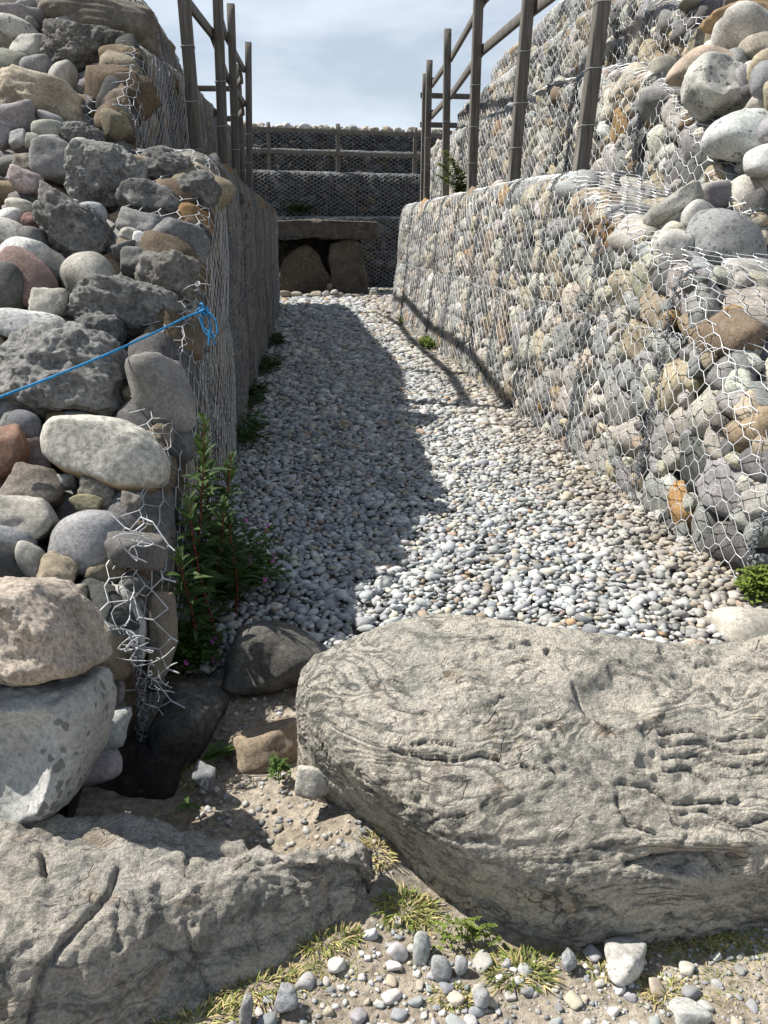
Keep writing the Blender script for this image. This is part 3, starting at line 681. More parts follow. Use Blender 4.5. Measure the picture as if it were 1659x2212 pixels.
# ------------------------------------------------------------------ individual boulders
def boulder(label, u, v, hw, hh, kind, col, rot=0, side='left', z=None, lift=0.0, depth=None, seed=None, name='boulder', cat='boulder', group=None, mat=None, pt=None, p=None):
    if pt is not None: P = np.array(pt, float)
    elif z is not None: P = at_z(u, v, z)
    elif side == 'left': P = at_slope(u, v, KL, YL0)
    else: P = at_slope(u, v, KR, YR0)
    k = px_size(P); a, b = hw * k, hh * k; c = depth if depth else .82 * sqrt(a * b) + .15 * max(a, b)
    sd = seed if seed is not None else abs(hash_(label)) % 9973
    par = dict(cobble=(4, 4.2, 9, .07, 1.1), egg=(4, 3.2, 6, .05, 1.0), block=(4, 13, 10, .09, 1.6), angular=(4, 22, 9, .12, 1.8), karst=(5 if hw < 80 else 6, 9, 14, .13, 1.7), slab=(5, 12, 10, .10, 1.8))[kind]
    V, F = rock_unit(sd, par[0], p or par[1], par[2], par[3], par[4])
    V = V * np.array([a, c, b])
    L = np.linalg.norm(V, axis=1)[:, None]; D = V / L; s = 1 / max(min(a, b), .03)
    if kind == 'karst':
        q = V * np.array([14, 14, 24.]) + sd + .8 * fbm(V * 9, 2, sd)[:, None]
        V = V + D * (.036 * ridged(q * .55, 4, sd) + .009 * ridged(V * 38, 3, sd + 2) - .022 * np.clip(fbm(V * 22 + sd, 3, sd + 9) - .2, 0, 1))[:, None] * min(1, a / .14)
    elif kind == 'slab':
        q = V * np.array([7, 7, 34.]) + sd
        V = V + D * (.018 * fbm(q, 4, sd) + .006 * fbm(V * 55, 3, sd))[:, None] * min(1, a / .14)
    elif kind in ('block', 'angular'):
        V = V + D * (.014 * fbm(V * 14 + sd, 4, sd) + .005 * fbm(V * 55, 3, sd))[:, None] * min(1, a / .12)
    else: V = V + D * (.006 * fbm(V * 13 + sd, 4, sd) - .012 * np.clip(fbm(V * 7 + sd, 2, sd + 3) - .25, 0, 1))[:, None] * min(1, a / .1)
    ca, sa = cos(radians(rot)), sin(radians(rot))           # rot: clockwise in the view
    V = np.stack([V[:, 0] * ca + V[:, 2] * sa, V[:, 1], -V[:, 0] * sa + V[:, 2] * ca], 1)
    fwh = np.array([sin(YAW), cos(YAW), 0]); tilt = UP if side == 'left' or side == 'right' else np.array([0, 0, 1.0])
    fdir = FW
    Wd = V[:, 0:1] * RT + V[:, 1:2] * fdir + V[:, 2:3] * UP
    P = P + fdir * c * .15 + np.array([0, 0, lift])
    cc_ = np.array(PAL[col] if isinstance(col, str) else col); cc_ = cc_ * .68 + .32 * cc_.mean(); col = tuple(cc_)
    m = mat or {'cobble': M_COBBLE, 'egg': M_COBBLE, 'block': M_COBBLE, 'angular': M_GAB, 'karst': M_ROUGH, 'slab': M_GAB}[kind]
    me = mesh_np(name, Wd, F)
    o = link(name, me, m, loc=tuple(P), color=col if not isinstance(col, str) else jitter(PAL[col], .05))
    tag(o, label, cat, group)
    return o
def hash_(s):
    h = 7
    for ch in s: h = (h * 131 + ord(ch)) & 0x7fffffff
    return h
DK, MG = (.155, .152, .145), (.24, .235, .225)
LEFT = [
 ('big brown flat-topped slab at the top of the left heap', 205, 42, 125, 52, 'slab', (.165, .14, .105), 3),
 ('small dark rounded cobble at the top left corner', 54, 14, 25, 13, 'egg', 'grey', 0),
 ('flat purple-grey slab near the top left corner', 57, 41, 56, 18, 'block', 'purple', 4),
 ('little greenish cobble on the flat purple slab', 70, 50, 15, 13, 'egg', 'olive', 0),
 ('smooth grey cobble in front of the brown slab', 137, 59, 28, 18, 'egg', 'grey', -8),
 ('large pale speckled boulder cut by the left edge near the top', 28, 70, 66, 32, 'cobble', 'pale', 16),
 ('pale flat-topped boulder below the large speckled one', 68, 106, 44, 28, 'block', (.36, .35, .30), 5),
 ('dark layered rock with a deep groove and white lichen dots', 187, 113, 90, 60, 'karst', (.15, .14, .125), 4),
 ('olive boulder with sunlit top at the left edge', 22, 133, 38, 29, 'cobble', 'olive', 12),
 ('dark grey rounded boulder with a lit face near the left edge', 76, 148, 31, 30, 'cobble', (.20, .195, .19), 0),
 ('round pale boulder like a ball above the ochre slab', 129, 162, 30, 31, 'cobble', 'pale', 0),
 ('long ochre layered slab with a cracked front', 85, 212, 100, 36, 'slab', (.40, .33, .22), 17),
 ('pinkish purple boulder at the left edge below the ochre slab', 28, 257, 48, 38, 'block', (.25, .22, .225), 8),
 ('small grey cobble below the tip of the ochre slab', 107, 257, 26, 16, 'egg', 'grey', 5),
 ('greenish pale boulder resting among small cobbles', 108, 285, 35, 21, 'cobble', (.34, .34, .27), -6),
 ('small craggy dark rock in front of torn wire mesh', 180, 292, 38, 22, 'karst', DK, 3),
 ('dark olive cobble beside the greenish pale boulder', 70, 304, 18, 18, 'egg', 'olive', 0),
 ('grey cobble under the greenish pale boulder', 103, 306, 25, 17, 'egg', 'grey', 8),
 ('grey boulder cut by the left edge beside small dark stones', 3, 291, 17, 26, 'cobble', 'purple', 0),
 ('small angular dark stone right of the edge boulder', 40, 301, 20, 18, 'angular', 'grey', 0),
 ('large smooth grey boulder with a ridge beside a craggy rock', 130, 350, 54, 42, 'block', (.20, .20, .197), 6),
 ('small white cobble above the large craggy limestone', 172, 318, 22, 17, 'egg', 'pale', 0),
 ('square rusty-edged block left of the large smooth grey boulder', 56, 352, 23, 23, 'angular', (.27, .23, .17), 8),
 ('pink cobble lying on grey ones near the left edge', 54, 392, 33, 22, 'block', (.40, .30, .285), 20),
 ('large light grey craggy limestone in the middle of the left heap', 231, 383, 77, 65, 'karst', (.225, .22, .205), -12),
 ('ochre block wedged behind the craggy limestone', 313, 368, 24, 25, 'block', (.33, .25, .145), 0),
 ('dark craggy rock beside the ochre block', 355, 364, 50, 36, 'karst', DK, 15),
 ('dark rock tucked against the top of the wire corner', 428, 412, 38, 34, 'karst', DK, 10),
 ('pointed grey wedge between the dark rocks', 305, 490, 50, 29, 'angular', MG, 14),
 ('large dark pitted rock tilted across the left heap', 164, 497, 92, 52, 'karst', (.175, .17, .16), 34),
 ('smooth grey cobble behind the pitted rock', 199, 463, 28, 25, 'egg', (.33, .335, .34), 0),
 ('white upright block between small dark rocks', 312, 533, 22, 28, 'block', 'white', 8),
 ('small dark rock left of the white upright block', 270, 540, 28, 20, 'angular', DK, -6),
 ('dark rock below the white upright block', 300, 568, 38, 30, 'block', DK, 0),
 ('small two-toned stone above the white upright block', 281, 507, 21, 18, 'angular', (.30, .285, .24), 0),
 ('big dark slab leaning against the wire corner', 390, 522, 60, 46, 'angular', (.15, .15, .15), 16),
 ('brownish weathered boulder above the blue rope knot', 361, 608, 60, 58, 'karst', (.215, .195, .165), 10),
 ('round tan boulder like a ball in the left heap', 186, 598, 61, 54, 'cobble', (.35, .325, .27), 0),
 ('smooth red sandstone boulder at the left edge', 60, 604, 70, 52, 'cobble', (.30, .185, .15), 32),
 ('dark granite boulder cut by the left edge', 8, 628, 50, 54, 'cobble', (.105, .105, .10), 0),
 ('long white ledge behind the red boulder', 58, 562, 80, 38, 'block', 'white', 14),
 ('pale boulder at the left edge above the white ledge', 20, 500, 36, 28, 'cobble', 'pale', 12),
 ('white egg-shaped cobble at the left edge', 18, 468, 32, 20, 'egg', 'white', 8),
 ('cream cobble with a yellow lichen mark', 40, 446, 31, 18, 'egg', 'cream', 12),
 ('small brick-red stone left of the pitted rock', 68, 480, 20, 20, 'angular', (.27, .125, .10), 0),
 ('dark smooth stone under the brick-red stone', 64, 512, 33, 22, 'cobble', DK, 10),
 ('tan rounded stone below the round tan boulder', 113, 657, 40, 31, 'block', (.36, .335, .275), 0),
 ('long craggy grey rock just above the blue rope', 262, 668, 110, 54, 'karst', (.215, .21, .195), 12),
 ('white stone with round dark lichen blots', 70, 706, 82, 33, 'cobble', 'white', 6),
 ('dark lumpy rock between the rope and the spotted stone', 215, 720, 45, 34, 'karst', (.175, .17, .165), 0),
 ('huge craggy pale rock crossed by the blue rope', 127, 800, 152, 92, 'karst', (.25, .245, .23), 10),
 ('dark rounded boulder at the wire corner below the rope', 348, 862, 62, 92, 'block', (.225, .21, .19), -10),
 ('rust-red block cut by the left edge', 14, 976, 44, 60, 'block', (.25, .12, .065), 4),
 ('dark blue-grey stone left of the white boulder', 50, 915, 34, 32, 'cobble', (.15, .155, .17), 0),
 ('olive-stained flat stone under the white boulder', 187, 1086, 36, 17, 'angular', (.26, .23, .11), 6),
 ('small grey chip under the white boulder', 133, 1042, 28, 17, 'angular', MG, 0),
 ('dark brown stone left under the white boulder', 72, 1056, 62, 50, 'angular', (.17, .14, .11), 20),
 ('brown stone in the shade right under the white boulder', 212, 1066, 38, 31, 'angular', (.24, .21, .165), 10),
 ('hanging wedge stone beside the wire edge', 282, 1092, 23, 28, 'angular', (.23, .20, .16), 10),
 ('tan flat-topped block with an orange corner', 50, 1126, 68, 50, 'block', (.41, .375, .31), 6),
 ('large smooth grey oval boulder', 182, 1171, 82, 69, 'egg', (.275, .27, .275), 6),
 ('dark grey boulder cut by the left edge beside the oval one', 8, 1200, 54, 60, 'cobble', (.25, .25, .255), 10),
 ('pale narrow boulder between two grey ones', 70, 1216, 29, 47, 'cobble', (.37, .355, .30), 0),
 ('ochre cube-like stone below the oval boulder', 124, 1243, 41, 44, 'angular', (.41, .325, .195), 20),
 ('small brownish stone under the ochre cube', 160, 1291, 28, 28, 'block', (.29, .25, .19), 0),
]
SPOTTED = ('speckled', 'blots', 'lichen', 'spots')
for t in LEFT:
    lab, u, v, hw, hh, kind, col, rot = t
    boulder(lab, u, v, hw * 1.04, hh * 1.04, kind, col, rot, mat=M_SPECK if any(s in lab for s in ('speckled', 'blots')) else None)
boulder('white cracked stone behind the torn wire mesh', 262, 1345, 70, 84, 'block', (.45, .44, .41), 0, pt=at_y(262, 1345, 2.66), depth=.13)
RIGHT = [
 ('orange flat boulder at the top right corner', 1600, 36, 72, 21, 'block', (.42, .26, .10), -4),
 ('large pale boulder under the orange one', 1612, 62, 62, 42, 'cobble', 'pale', 5),
 ('round tan cobble at the right edge near the top', 1636, 102, 35, 31, 'egg', 'tan', 0),
 ('flat pink and orange boulder behind the spotted block', 1541, 142, 86, 33, 'cobble', (.42, .315, .22), 5),
 ('tan cobble at the left tip of the pink boulder', 1442, 147, 37, 25, 'egg', (.35, .33, .26), -8),
 ('dark cobble at the right edge beside the spotted block', 1652, 166, 24, 38, 'cobble', (.20, .205, .215), 0),
 ('large whitish green boulder with dark dots at the right edge', 1606, 282, 68, 55, 'cobble', (.47, .50, .47), 20),
 ('white cobble under the whitish green boulder', 1644, 348, 33, 33, 'cobble', 'white', 0),
 ('dark purple stone under white cobbles', 1555, 425, 38, 27, 'cobble', (.20, .185, .195), -10),
 ('large cream boulder at the right edge', 1622, 434, 60, 58, 'cobble', (.52, .49, .41), -12),
 ('pale lumpy stone right of the grey slab', 1510, 474, 46, 40, 'cobble', (.45, .43, .385), 10),
 ('white speckled cobble below the grey slab', 1452, 528, 44, 37, 'cobble', (.49, .475, .42), 0),
 ('big dark grey granite boulder on the right heap', 1568, 538, 88, 78, 'cobble', (.235, .24, .24), 10),
 ('big pale speckled boulder at the right edge above the mesh', 1618, 635, 74, 78, 'cobble', (.43, .415, .365), 0),
 ('tan stone at the right edge behind the granite boulder', 1656, 512, 16, 20, 'cobble', 'tan', 0),
 ('olive flat stone at the top edge right of the tiers', 1521, 4, 52, 17, 'cobble', 'olive', 0),
 ('dark stone at the top edge right of the tiers', 1603, 6, 38, 18, 'block', (.17, .165, .16), 0),
 ('pale stone at the right edge below the speckled boulder', 1646, 748, 34, 34, 'cobble', 'cream', 0),
]
for lab, u, v, hw, hh, kind, col, rot in RIGHT:
    xr_ = 3.22 if v < 110 else 2.96 if v < 240 else 2.86 if v < 360 else None
    boulder(lab, u, v, hw * 1.04, hh * 1.04, kind, col, rot, side='right', pt=at_x(u, v, xr_) if xr_ else None, mat=M_SPECK if any(s in lab for s in ('speckled', 'dots', 'dotted', 'granite')) else None)
boulder('white rounded boulder at the right edge beside the end of the mesh', 1672, 1150, 34, 56, 'egg', 'white', 0, pt=at_y(1672, 1150, 3.65))
boulder('pale boulder behind the big kerbstone at the right edge', 1636, 1372, 88, 58, 'cobble', (.43, .39, .31), 0, pt=at_y(1636, 1372, 2.95), depth=.16)

def outline_boulder(label, pts, P, depth, col, mat, sd, amp=.012, sub=5, round_=2.4):
    """boulder whose face towards the viewer follows a measured outline; full depth behind it"""
    P = np.array(P, float); k = px_size(P) * (1 - .75 * depth / np.linalg.norm(P - EYE)); Q = np.array(pts, float); L = np.vstack([Q, Q[:1]]); d = np.concatenate([[0], np.cumsum(np.linalg.norm(np.diff(L, axis=0), axis=1))])
    t = np.linspace(0, d[-1], 160, endpoint=False); Q = np.stack([np.interp(t, d, L[:, j]) for j in (0, 1)], 1)
    for _ in range(2): Q = .5 * Q + .25 * (np.roll(Q, 1, 0) + np.roll(Q, -1, 0))
    c = (Q.min(0) + Q.max(0)) / 2; u0, v0 = proj(P[None]); P = P + RT * (c[0] - u0[0]) * px_size(P) - UP * (c[1] - v0[0]) * px_size(P)
    X, Z = (Q[:, 0] - c[0]) * k, (c[1] - Q[:, 1]) * k; pa, pr = np.arctan2(Z, X), np.hypot(X, Z); o = np.argsort(pa)
    D, F = ico(sub); ang = np.arctan2(D[:, 2], D[:, 0]); R = np.interp(ang, np.concatenate([pa[o] - 2 * pi, pa[o], pa[o] + 2 * pi]), np.tile(pr[o], 3))
    rad = np.clip(np.hypot(D[:, 0], D[:, 2]), 0, 1); kk = rad ** .8
    yy = np.sign(D[:, 1]) * (1 - rad ** round_) ** (1 / round_)
    V = np.stack([np.cos(ang) * R * kk, yy * depth, np.sin(ang) * R * kk], 1)
    Nn = V / np.maximum(np.linalg.norm(V, axis=1), 1e-6)[:, None]; N2 = rock_unit(sd, sub, 14, 10, 0, 1)[0]; fac = np.linalg.norm(N2, axis=1); fac = fac / fac.mean()
    V[:, 1] *= .3 + .7 * fac
    V = V + Nn * (amp * fbm(V * 11 + sd, 4, sd) + amp * .35 * fbm(V * 45, 3, sd) + amp * 1.4 * fbm(V * 4, 2, sd))[:, None]
    Wd = V[:, 0:1] * RT + V[:, 1:2] * FW + V[:, 2:3] * UP
    return tag(link('boulder', mesh_np('boulder', Wd, F), mat, loc=tuple(P + FW * depth * .2), color=col), label, 'boulder')
outline_boulder('large pinkish granite boulder with a pointed right end', [(-70, 1330), (-20, 1268), (40, 1255), (95, 1262), (140, 1300), (175, 1355), (195, 1410), (216, 1436), (200, 1452), (120, 1462), (0, 1464), (-70, 1450)], at_y(80, 1370, 2.10), .19, (.41, .35, .29), M_SPECK2, 11, .024, 6, 3.6)
outline_boulder('big grey lichen-spotted boulder standing on the left kerbstone', [(-60, 1480), (0, 1462), (120, 1462), (205, 1456), (228, 1500), (222, 1560), (200, 1630), (178, 1690), (160, 1735), (110, 1762), (20, 1772), (-60, 1765)], at_y(90, 1610, 2.06), .17, (.37, .37, .35), M_SPECK, 12, .016, 6, 6.0)
outline_boulder('large white boulder with an orange-stained belly', [(85, 950), (92, 915), (115, 895), (190, 892), (260, 900), (315, 925), (350, 965), (368, 1010), (362, 1045), (335, 1068), (290, 1075), (230, 1060), (150, 1028), (108, 1000), (88, 980)], at_slope(226, 984, KL, YL0) - FW * .06, .17, (.47, .45, .4), M_STAIN, 13, .006)
outline_boulder('big pale angular block dotted with dark lichen', [(1478, 175), (1490, 140), (1510, 124), (1560, 126), (1600, 150), (1640, 195), (1650, 215), (1640, 225), (1560, 232), (1535, 246), (1515, 236), (1480, 205)], at_x(1562, 184, 2.90), .15, (.43, .425, .39), M_SPECK, 14, .016, 5, 6.0)
outline_boulder('angular grey slab lying across the wire mesh', [(1392, 470), (1400, 455), (1440, 425), (1495, 390), (1512, 392), (1522, 425), (1500, 450), (1470, 470), (1425, 495), (1400, 488)], at_slope(1459, 445, KR, YR0), .13, (.31, .305, .275), M_GAB, 15, .008)
outline_boulder('big dark wedge-shaped rock under the craggy limestone', [(248, 420), (262, 405), (300, 392), (325, 385), (375, 412), (410, 445), (418, 470), (400, 490), (340, 485), (290, 462), (255, 440)], at_slope(335, 425, KL, YL0), .16, (.155, .155, .15), M_ROUGH, 16, .02)

def fill_right_edge():
    r = np.random.default_rng(88); root = CAIRN['right']; base = np.array(root.location); n = 0
    while n < 120:
        u, v = r.uniform(1400, 1720), r.uniform(-20, 760)
        if u < np.interp(v, [0, 60, 120, 170, 260, 380, 430, 560, 620, 720], [1520, 1560, 1430, 1450, 1540, 1610, 1430, 1440, 1550, 1610]): continue
        p = at_x(u, v, 3.30) if v < 110 else at_x(u, v, 3.04) if v < 240 else at_x(u, v, 2.95) if v < 360 else at_slope(u, v, KR, YR0)
        p = p + FW * r.uniform(.05, .18); sz = r.uniform(.06, .12)
        o = link('stone', (COB if r.random() < .6 else GABLIB)[int(r.integers(0, 12))], parent=root, loc=tuple(p - base), color=jitter(PAL[r.choice(['pale', 'grey', 'grey', 'dark', 'cream', 'tan', 'white'])], .2, r))
        o.scale = (sz * r.uniform(1, 1.4), sz * r.uniform(.8, 1.1), sz * r.uniform(.65, .95)); o.rotation_euler = (r.normal(0, .5), r.normal(0, .5), r.uniform(0, 6.3)); n += 1
fill_right_edge()
# ------------------------------------------------------------------ kerbstones (long lofted boulders)
def loft(name, secs, nx, na, disp, mat, label, ends):
    """secs: (x, [(y,z)...]) closed profiles; interpolated along x and around"""
    xs = np.array([s[0] for s in secs]); m = 64
    def around(pts):
        P = np.array(pts + pts[:1], float); L = np.concatenate([[0], np.cumsum(np.linalg.norm(np.diff(P, axis=0), axis=1))]); L /= L[-1]
        t = np.linspace(0, 1, m, endpoint=False); Q = np.stack([np.interp(t, L, P[:, k]) for k in (0, 1)], 1)
        for _ in range(2): Q = .5 * Q + .25 * (np.roll(Q, 1, 0) + np.roll(Q, -1, 0))
        return Q
    S = np.array([around(s[1]) for s in secs])
    # smooth in x
    e = np.linspace(0, 1, nx); e = .5 - .5 * np.cos(pi * e) * (0.75 + .25 * np.abs(np.cos(pi * e)))
    X = xs[0] + (xs[-1] - xs[0]) * e
    G = np.zeros((nx, m, 2))
    for k in range(m):
        for q in (0, 1): G[:, k, q] = np.interp(X, xs, S[:, k, q])
    for _ in range(int(nx * .035)): G[1:-1] = .5 * G[1:-1] + .25 * (G[:-2] + G[2:])
    ta = np.linspace(0, m, na, endpoint=False); i0 = ta.astype(int) % m; i1 = (i0 + 1) % m; f = (ta - ta.astype(int))[None, :, None]
    H = G[:, i0] * (1 - f) + G[:, i1] * f
    for _ in range(3): H = .5 * H + .25 * (np.roll(H, 1, 1) + np.roll(H, -1, 1))
    V = np.concatenate([np.broadcast_to(X[:, None, None], (nx, na, 1)), H], 2)
    # normals of the smooth form
    dx = np.gradient(V, axis=0); da = np.roll(V, -1, 1) - np.roll(V, 1, 1); N = np.cross(dx, da); N /= np.maximum(np.linalg.norm(N, axis=2), 1e-9)[..., None]
    cen = V.mean(1, keepdims=True)
    if ((V - cen) * N).sum() < 0: N = -N
    V = V.reshape(-1, 3); N = N.reshape(-1, 3)
    V = V + N * disp(V)[:, None]
    I, J = np.meshgrid(np.arange(nx - 1), np.arange(na), indexing='ij'); a = (I * na + J).ravel(); b = (I * na + (J + 1) % na).ravel()
    F = np.stack([a, b, b + na, a + na], 1)
    c0, c1 = len(V), len(V) + 1; V = np.vstack([V, V[:na].mean(0), V[-na:].mean(0)])
    T = [[c0, (k + 1) % na, k, k] for k in range(na)]
    me = mesh_np(name, V, F)
    bm = bmesh.new(); bm.from_mesh(me); bm.verts.ensure_lookup_table()
    for base, c in ((0, c0), ((nx - 1) * na, c1)):
        for k in range(na):
            try: bm.faces.new((bm.verts[c], bm.verts[base + k], bm.verts[base + (k + 1) % na])).smooth = True
            except ValueError: pass
    bmesh.ops.recalc_face_normals(bm, faces=bm.faces); bm.to_mesh(me); bm.free()
    cl = V[:-2].mean(0); cl[2] = -.1
    me.transform(Matrix.Translation(Vector(-cl)))
    return tag(link(name, me, mat, loc=tuple(cl)), label, 'kerbstone')
def polydist(U, W, pts):
    d = np.full(len(U), 1e9)
    for (x0, y0), (x1, y1) in zip(pts[:-1], pts[1:]):
        t = np.clip(((U - x0) * (x1 - x0) + (W - y0) * (y1 - y0)) / ((x1 - x0) ** 2 + (y1 - y0) ** 2), 0, 1)
        d = np.minimum(d, np.hypot(U - x0 - t * (x1 - x0), W - y0 - t * (y1 - y0)))
    return d
CR = [([(845, 1622), (900, 1632), (965, 1640), (1040, 1632), (1078, 1642)], 7, .030), ([(890, 1607), (940, 1604), (985, 1611)], 5, .02),
      ([(1000, 1548), (1055, 1532), (1090, 1508)], 4, .014), ([(1235, 1480), (1262, 1530), (1300, 1568)], 6, .022), ([(1130, 1652), (1160, 1664)], 7, .02), ([(1185, 1660), (1208, 1672)], 8, .025),
      ([(920, 1788), (960, 1762), (1010, 1765)], 5, .014), ([(1420, 1590), (1500, 1572), (1560, 1590), (1659, 1584)], 5, .022), ([(1425, 1612), (1520, 1600), (1600, 1622), (1659, 1615)], 5, .022),
      ([(1430, 1640), (1510, 1630), (1560, 1650), (1659, 1648)], 5, .02), ([(1430, 1668), (1490, 1660), (1530, 1690)], 5, .018), ([(1340, 1690), (1400, 1700), (1450, 1740), (1560, 1730)], 6, .024),
      ([(1330, 1720), (1360, 1780), (1420, 1800)], 6, .02), ([(1470, 1760), (1520, 1750), (1600, 1790), (1659, 1770)], 5, .018), ([(1360, 1870), (1430, 1850), (1545, 1848), (1560, 1890)], 9, .035),
      ([(1100, 1408), (1150, 1392), (1190, 1404), (1175, 1416)], 7, .022), ([(1060, 1390), (1090, 1384)], 6, .02), ([(980, 1985), (1050, 1960), (1090, 1990)], 5, .016), ([(1195, 1960), (1215, 1985)], 8, .03), ([(1265, 1975), (1310, 1968), (1340, 1990)], 6, .025),
      ([(1130, 1860), (1200, 1868), (1300, 1860)], 4, .01), ([(1510, 1430), (1560, 1424)], 7, .02), ([(730, 1500), (790, 1560), (830, 1590)], 5, .012), ([(690, 1650), (760, 1720), (850, 1800)], 5, .012)]
def disp_r(V):
    q = V + .10 * np.stack([fbm(V * 3, 3, 61), fbm(V * 3, 3, 62), fbm(V * 3, 3, 63)], 1)
    fold = fbm(V * np.array([1.6, 3.2, 3.6]) + 4, 3, 72)
    lay = (V @ np.array([.2, .6, 1.0])) * 8 + 4.2 * fold; saw = lay - np.floor(lay); saw = np.where(saw < .86, saw / .86, (1 - saw) / .14)
    lay2 = lay * 3.7 + .8 * fbm(V * 7, 3, 73); saw2 = lay2 - np.floor(lay2); saw2 = np.where(saw2 < .8, saw2 / .8, (1 - saw2) / .2)
    mk = np.clip(.35 + 1.5 * fbm(V * 2.4, 2, 71) + .35 * (V[:, 0] - .7), 0, 1); mk2 = np.clip(.45 + 1.6 * fbm(V * 4.0 + 5, 3, 74), 0, 1)
    d = .030 * fbm(V * 2.6, 2, 64) + .010 * ridged(q * np.array([3.0, 6.0, 9.0]), 3, 65) * mk + .010 * mk * (saw - .5) + .0065 * mk2 * (saw2 - .5) + .006 * fbm(q * np.array([12, 20, 26.]), 4, 66) + .0035 * fbm(V * 55, 3, 67)
    d = d - .012 * np.clip(fbm(V * np.array([13, 20, 24.]), 3, 75) - .36, 0, 1) * 4
    U, W = proj(V); fr = (V[:, 1] < 2.35)
    for pts, w, dep in CR:
        w, dep = w * .62, dep * .72
        dd = polydist(U + 7 * fbm(V * 30, 2, 68), W + 5 * fbm(V * 30, 2, 69), pts); d = d - fr * dep * np.exp(-(dd / w) ** 2)
    # worn basin on the top
    e = ((U - 1325) / 82) ** 2 + ((W - 1512) / 52) ** 2
    d = d * (1 - .6 * fr * np.exp(-e ** 2)) - fr * .042 * np.exp(-e ** 1.6) + fr * .016 * np.exp(-((np.sqrt(e) - 1.3) / .2) ** 2) * np.clip((W - 1500) / 40, 0, 1)
    e2 = ((U - 1480) / 70) ** 2 + ((W - 1868) / 24) ** 2
    d = d - fr * .045 * np.exp(-e2) + fr * .02 * np.exp(-(((U - 1480) / 110) ** 2 + ((W - 1820) / 16) ** 2))
    return d
def prof(yf, yb, zt, zb=-.2, lean=.06, rb=.12, foot=.03, z1=.09):
    """front foot, up the face, over the top, down the back"""
    L = .34 + lean * 1.4; q = lambda a, b: (yf + L * a, z1 + (zt - z1) * b)
    return [(yf + foot, zb), (yf + foot * .95 - .015, -.08), (yf + foot * .72 - .012, .0), (yf + foot * .28 - .006, z1 * .62), q(0, 0), q(.10, .26), q(.32, .56), q(.62, .82), q(1, .98), ((yf + L + yb) / 2, zt + .02),
            (yb - rb, zt + .01), (yb - .03, zt - .10), (yb, zt - .3), (yb - .02, zb)]
def squash(pr, f):
    P = np.array(pr); c = P.mean(0); return [tuple(q) for q in (c + (P - c) * f)]
base0 = prof(2.08, 2.34, .33, lean=-.18, foot=.13, z1=.22)
secs = [(-.012, squash(base0, .6)), (.0, squash(base0, .9)), (.03, prof(2.01, 2.38, .36, lean=-.16, foot=.18, z1=.25)), (.10, prof(1.89, 2.40, .385, lean=-.10, foot=.23, z1=.27)), (.18, prof(1.78, 2.42, .405, lean=-.02, foot=.24, z1=.25)), (.25, prof(1.70, 2.42, .42, lean=.04, foot=.21, z1=.21)), (.32, prof(1.645, 2.42, .435, lean=.08, foot=.16, z1=.16)),
        (.40, prof(1.61, 2.41, .445, lean=.11, foot=.11, z1=.12)), (.48, prof(1.59, 2.40, .45, lean=.12, foot=.07)), (.62, prof(1.57, 2.38, .435, lean=.12, foot=.03)), (.80, prof(1.555, 2.36, .405, lean=.12)), (.95, prof(1.57, 2.36, .38, lean=.11)), (1.25, prof(1.62, 2.36, .345, lean=.09)), (1.55, prof(1.74, 2.38, .34, lean=.06)), (1.70, squash(prof(1.84, 2.36, .31, lean=0), .9)), (1.76, squash(prof(1.86, 2.34, .30, lean=0), .6))]
loft('kerbstone', secs, 430, 400, disp_r, M_KERB_R, 'huge pale banded kerbstone with folded grain filling the lower right', None)
CL = [([(255, 1880), (235, 1930), (175, 2000), (95, 2090), (60, 2212)], 7, .022), ([(728, 1830 + 60), (712, 1930), (716, 1980)], 5, .012), ([(405, 1850), (402, 1885), (420, 1900)], 5, .016), ([(90, 1840), (100, 1880)], 10, .03),
      ([(700 - 300, 1990), (420, 2060), (450, 2130)], 6, .016), ([(560, 1930), (552, 1990), (560, 2040)], 6, .012), ([(250, 1960), (255, 2050)], 5, .012), ([(330, 2040), (420, 2090)], 5, .012), ([(560, 1868), (640, 1850), (760, 1852)], 5, .010), ([(440, 1842), (520, 1836), (600, 1810)], 5, .012)]
def disp_l(V):
    q = V + .08 * np.stack([fbm(V * 4, 3, 81), fbm(V * 4, 3, 82), fbm(V * 4, 3, 83)], 1)
    d = .022 * fbm(V * 4.2, 3, 84) + .012 * ridged(q * np.array([9.0, 9.0, 4.5]), 4, 85) + .014 * fbm(q * np.array([20, 20, 13.]), 4, 86) + .009 * fbm(V * 46, 3, 87)
    U, W = proj(V); fr = V[:, 1] < 2.1
    for pts, w, dep in CL:
        dd = polydist(U + 7 * fbm(V * 30, 2, 88), W + 5 * fbm(V * 30, 2, 89), pts); d = d - fr * dep * np.exp(-(dd / w) ** 2)
    return d
def profl(yf, yb, zt, zb=-.24):
    h = zt - zb
    return [(yf + .0, zb), (yf + .0, zb + .25 * h), (yf + .05, zb + .6 * h), (yf + .10, zt - .035), (yf + .15, zt), ((yf + yb) / 2, zt + .0), (yb - .05, zt - .01), (yb, zt - .07), (yb, zb + .4 * h), (yb - .02, zb)]
secs = [(-1.55, squash(profl(1.0, 1.75, .15), .6)), (-1.45, profl(.98, 1.8, .17)), (-1.1, profl(1.14, 1.88, .165)), (-.75, profl(1.30, 1.95, .145)), (-.45, profl(1.43, 1.96, .12)), (-.2, profl(1.545, 1.89, .09)), (0, profl(1.63, 1.82, .07)), (.10, profl(1.672, 1.81, .06)), (.135, squash(profl(1.69, 1.81, .05), .96)), (.15, squash(profl(1.70, 1.81, .04), .75))]
loft('kerbstone', secs, 350, 250, disp_l, M_KERB_L, 'low grey kerbstone with a long crack filling the lower left', None)

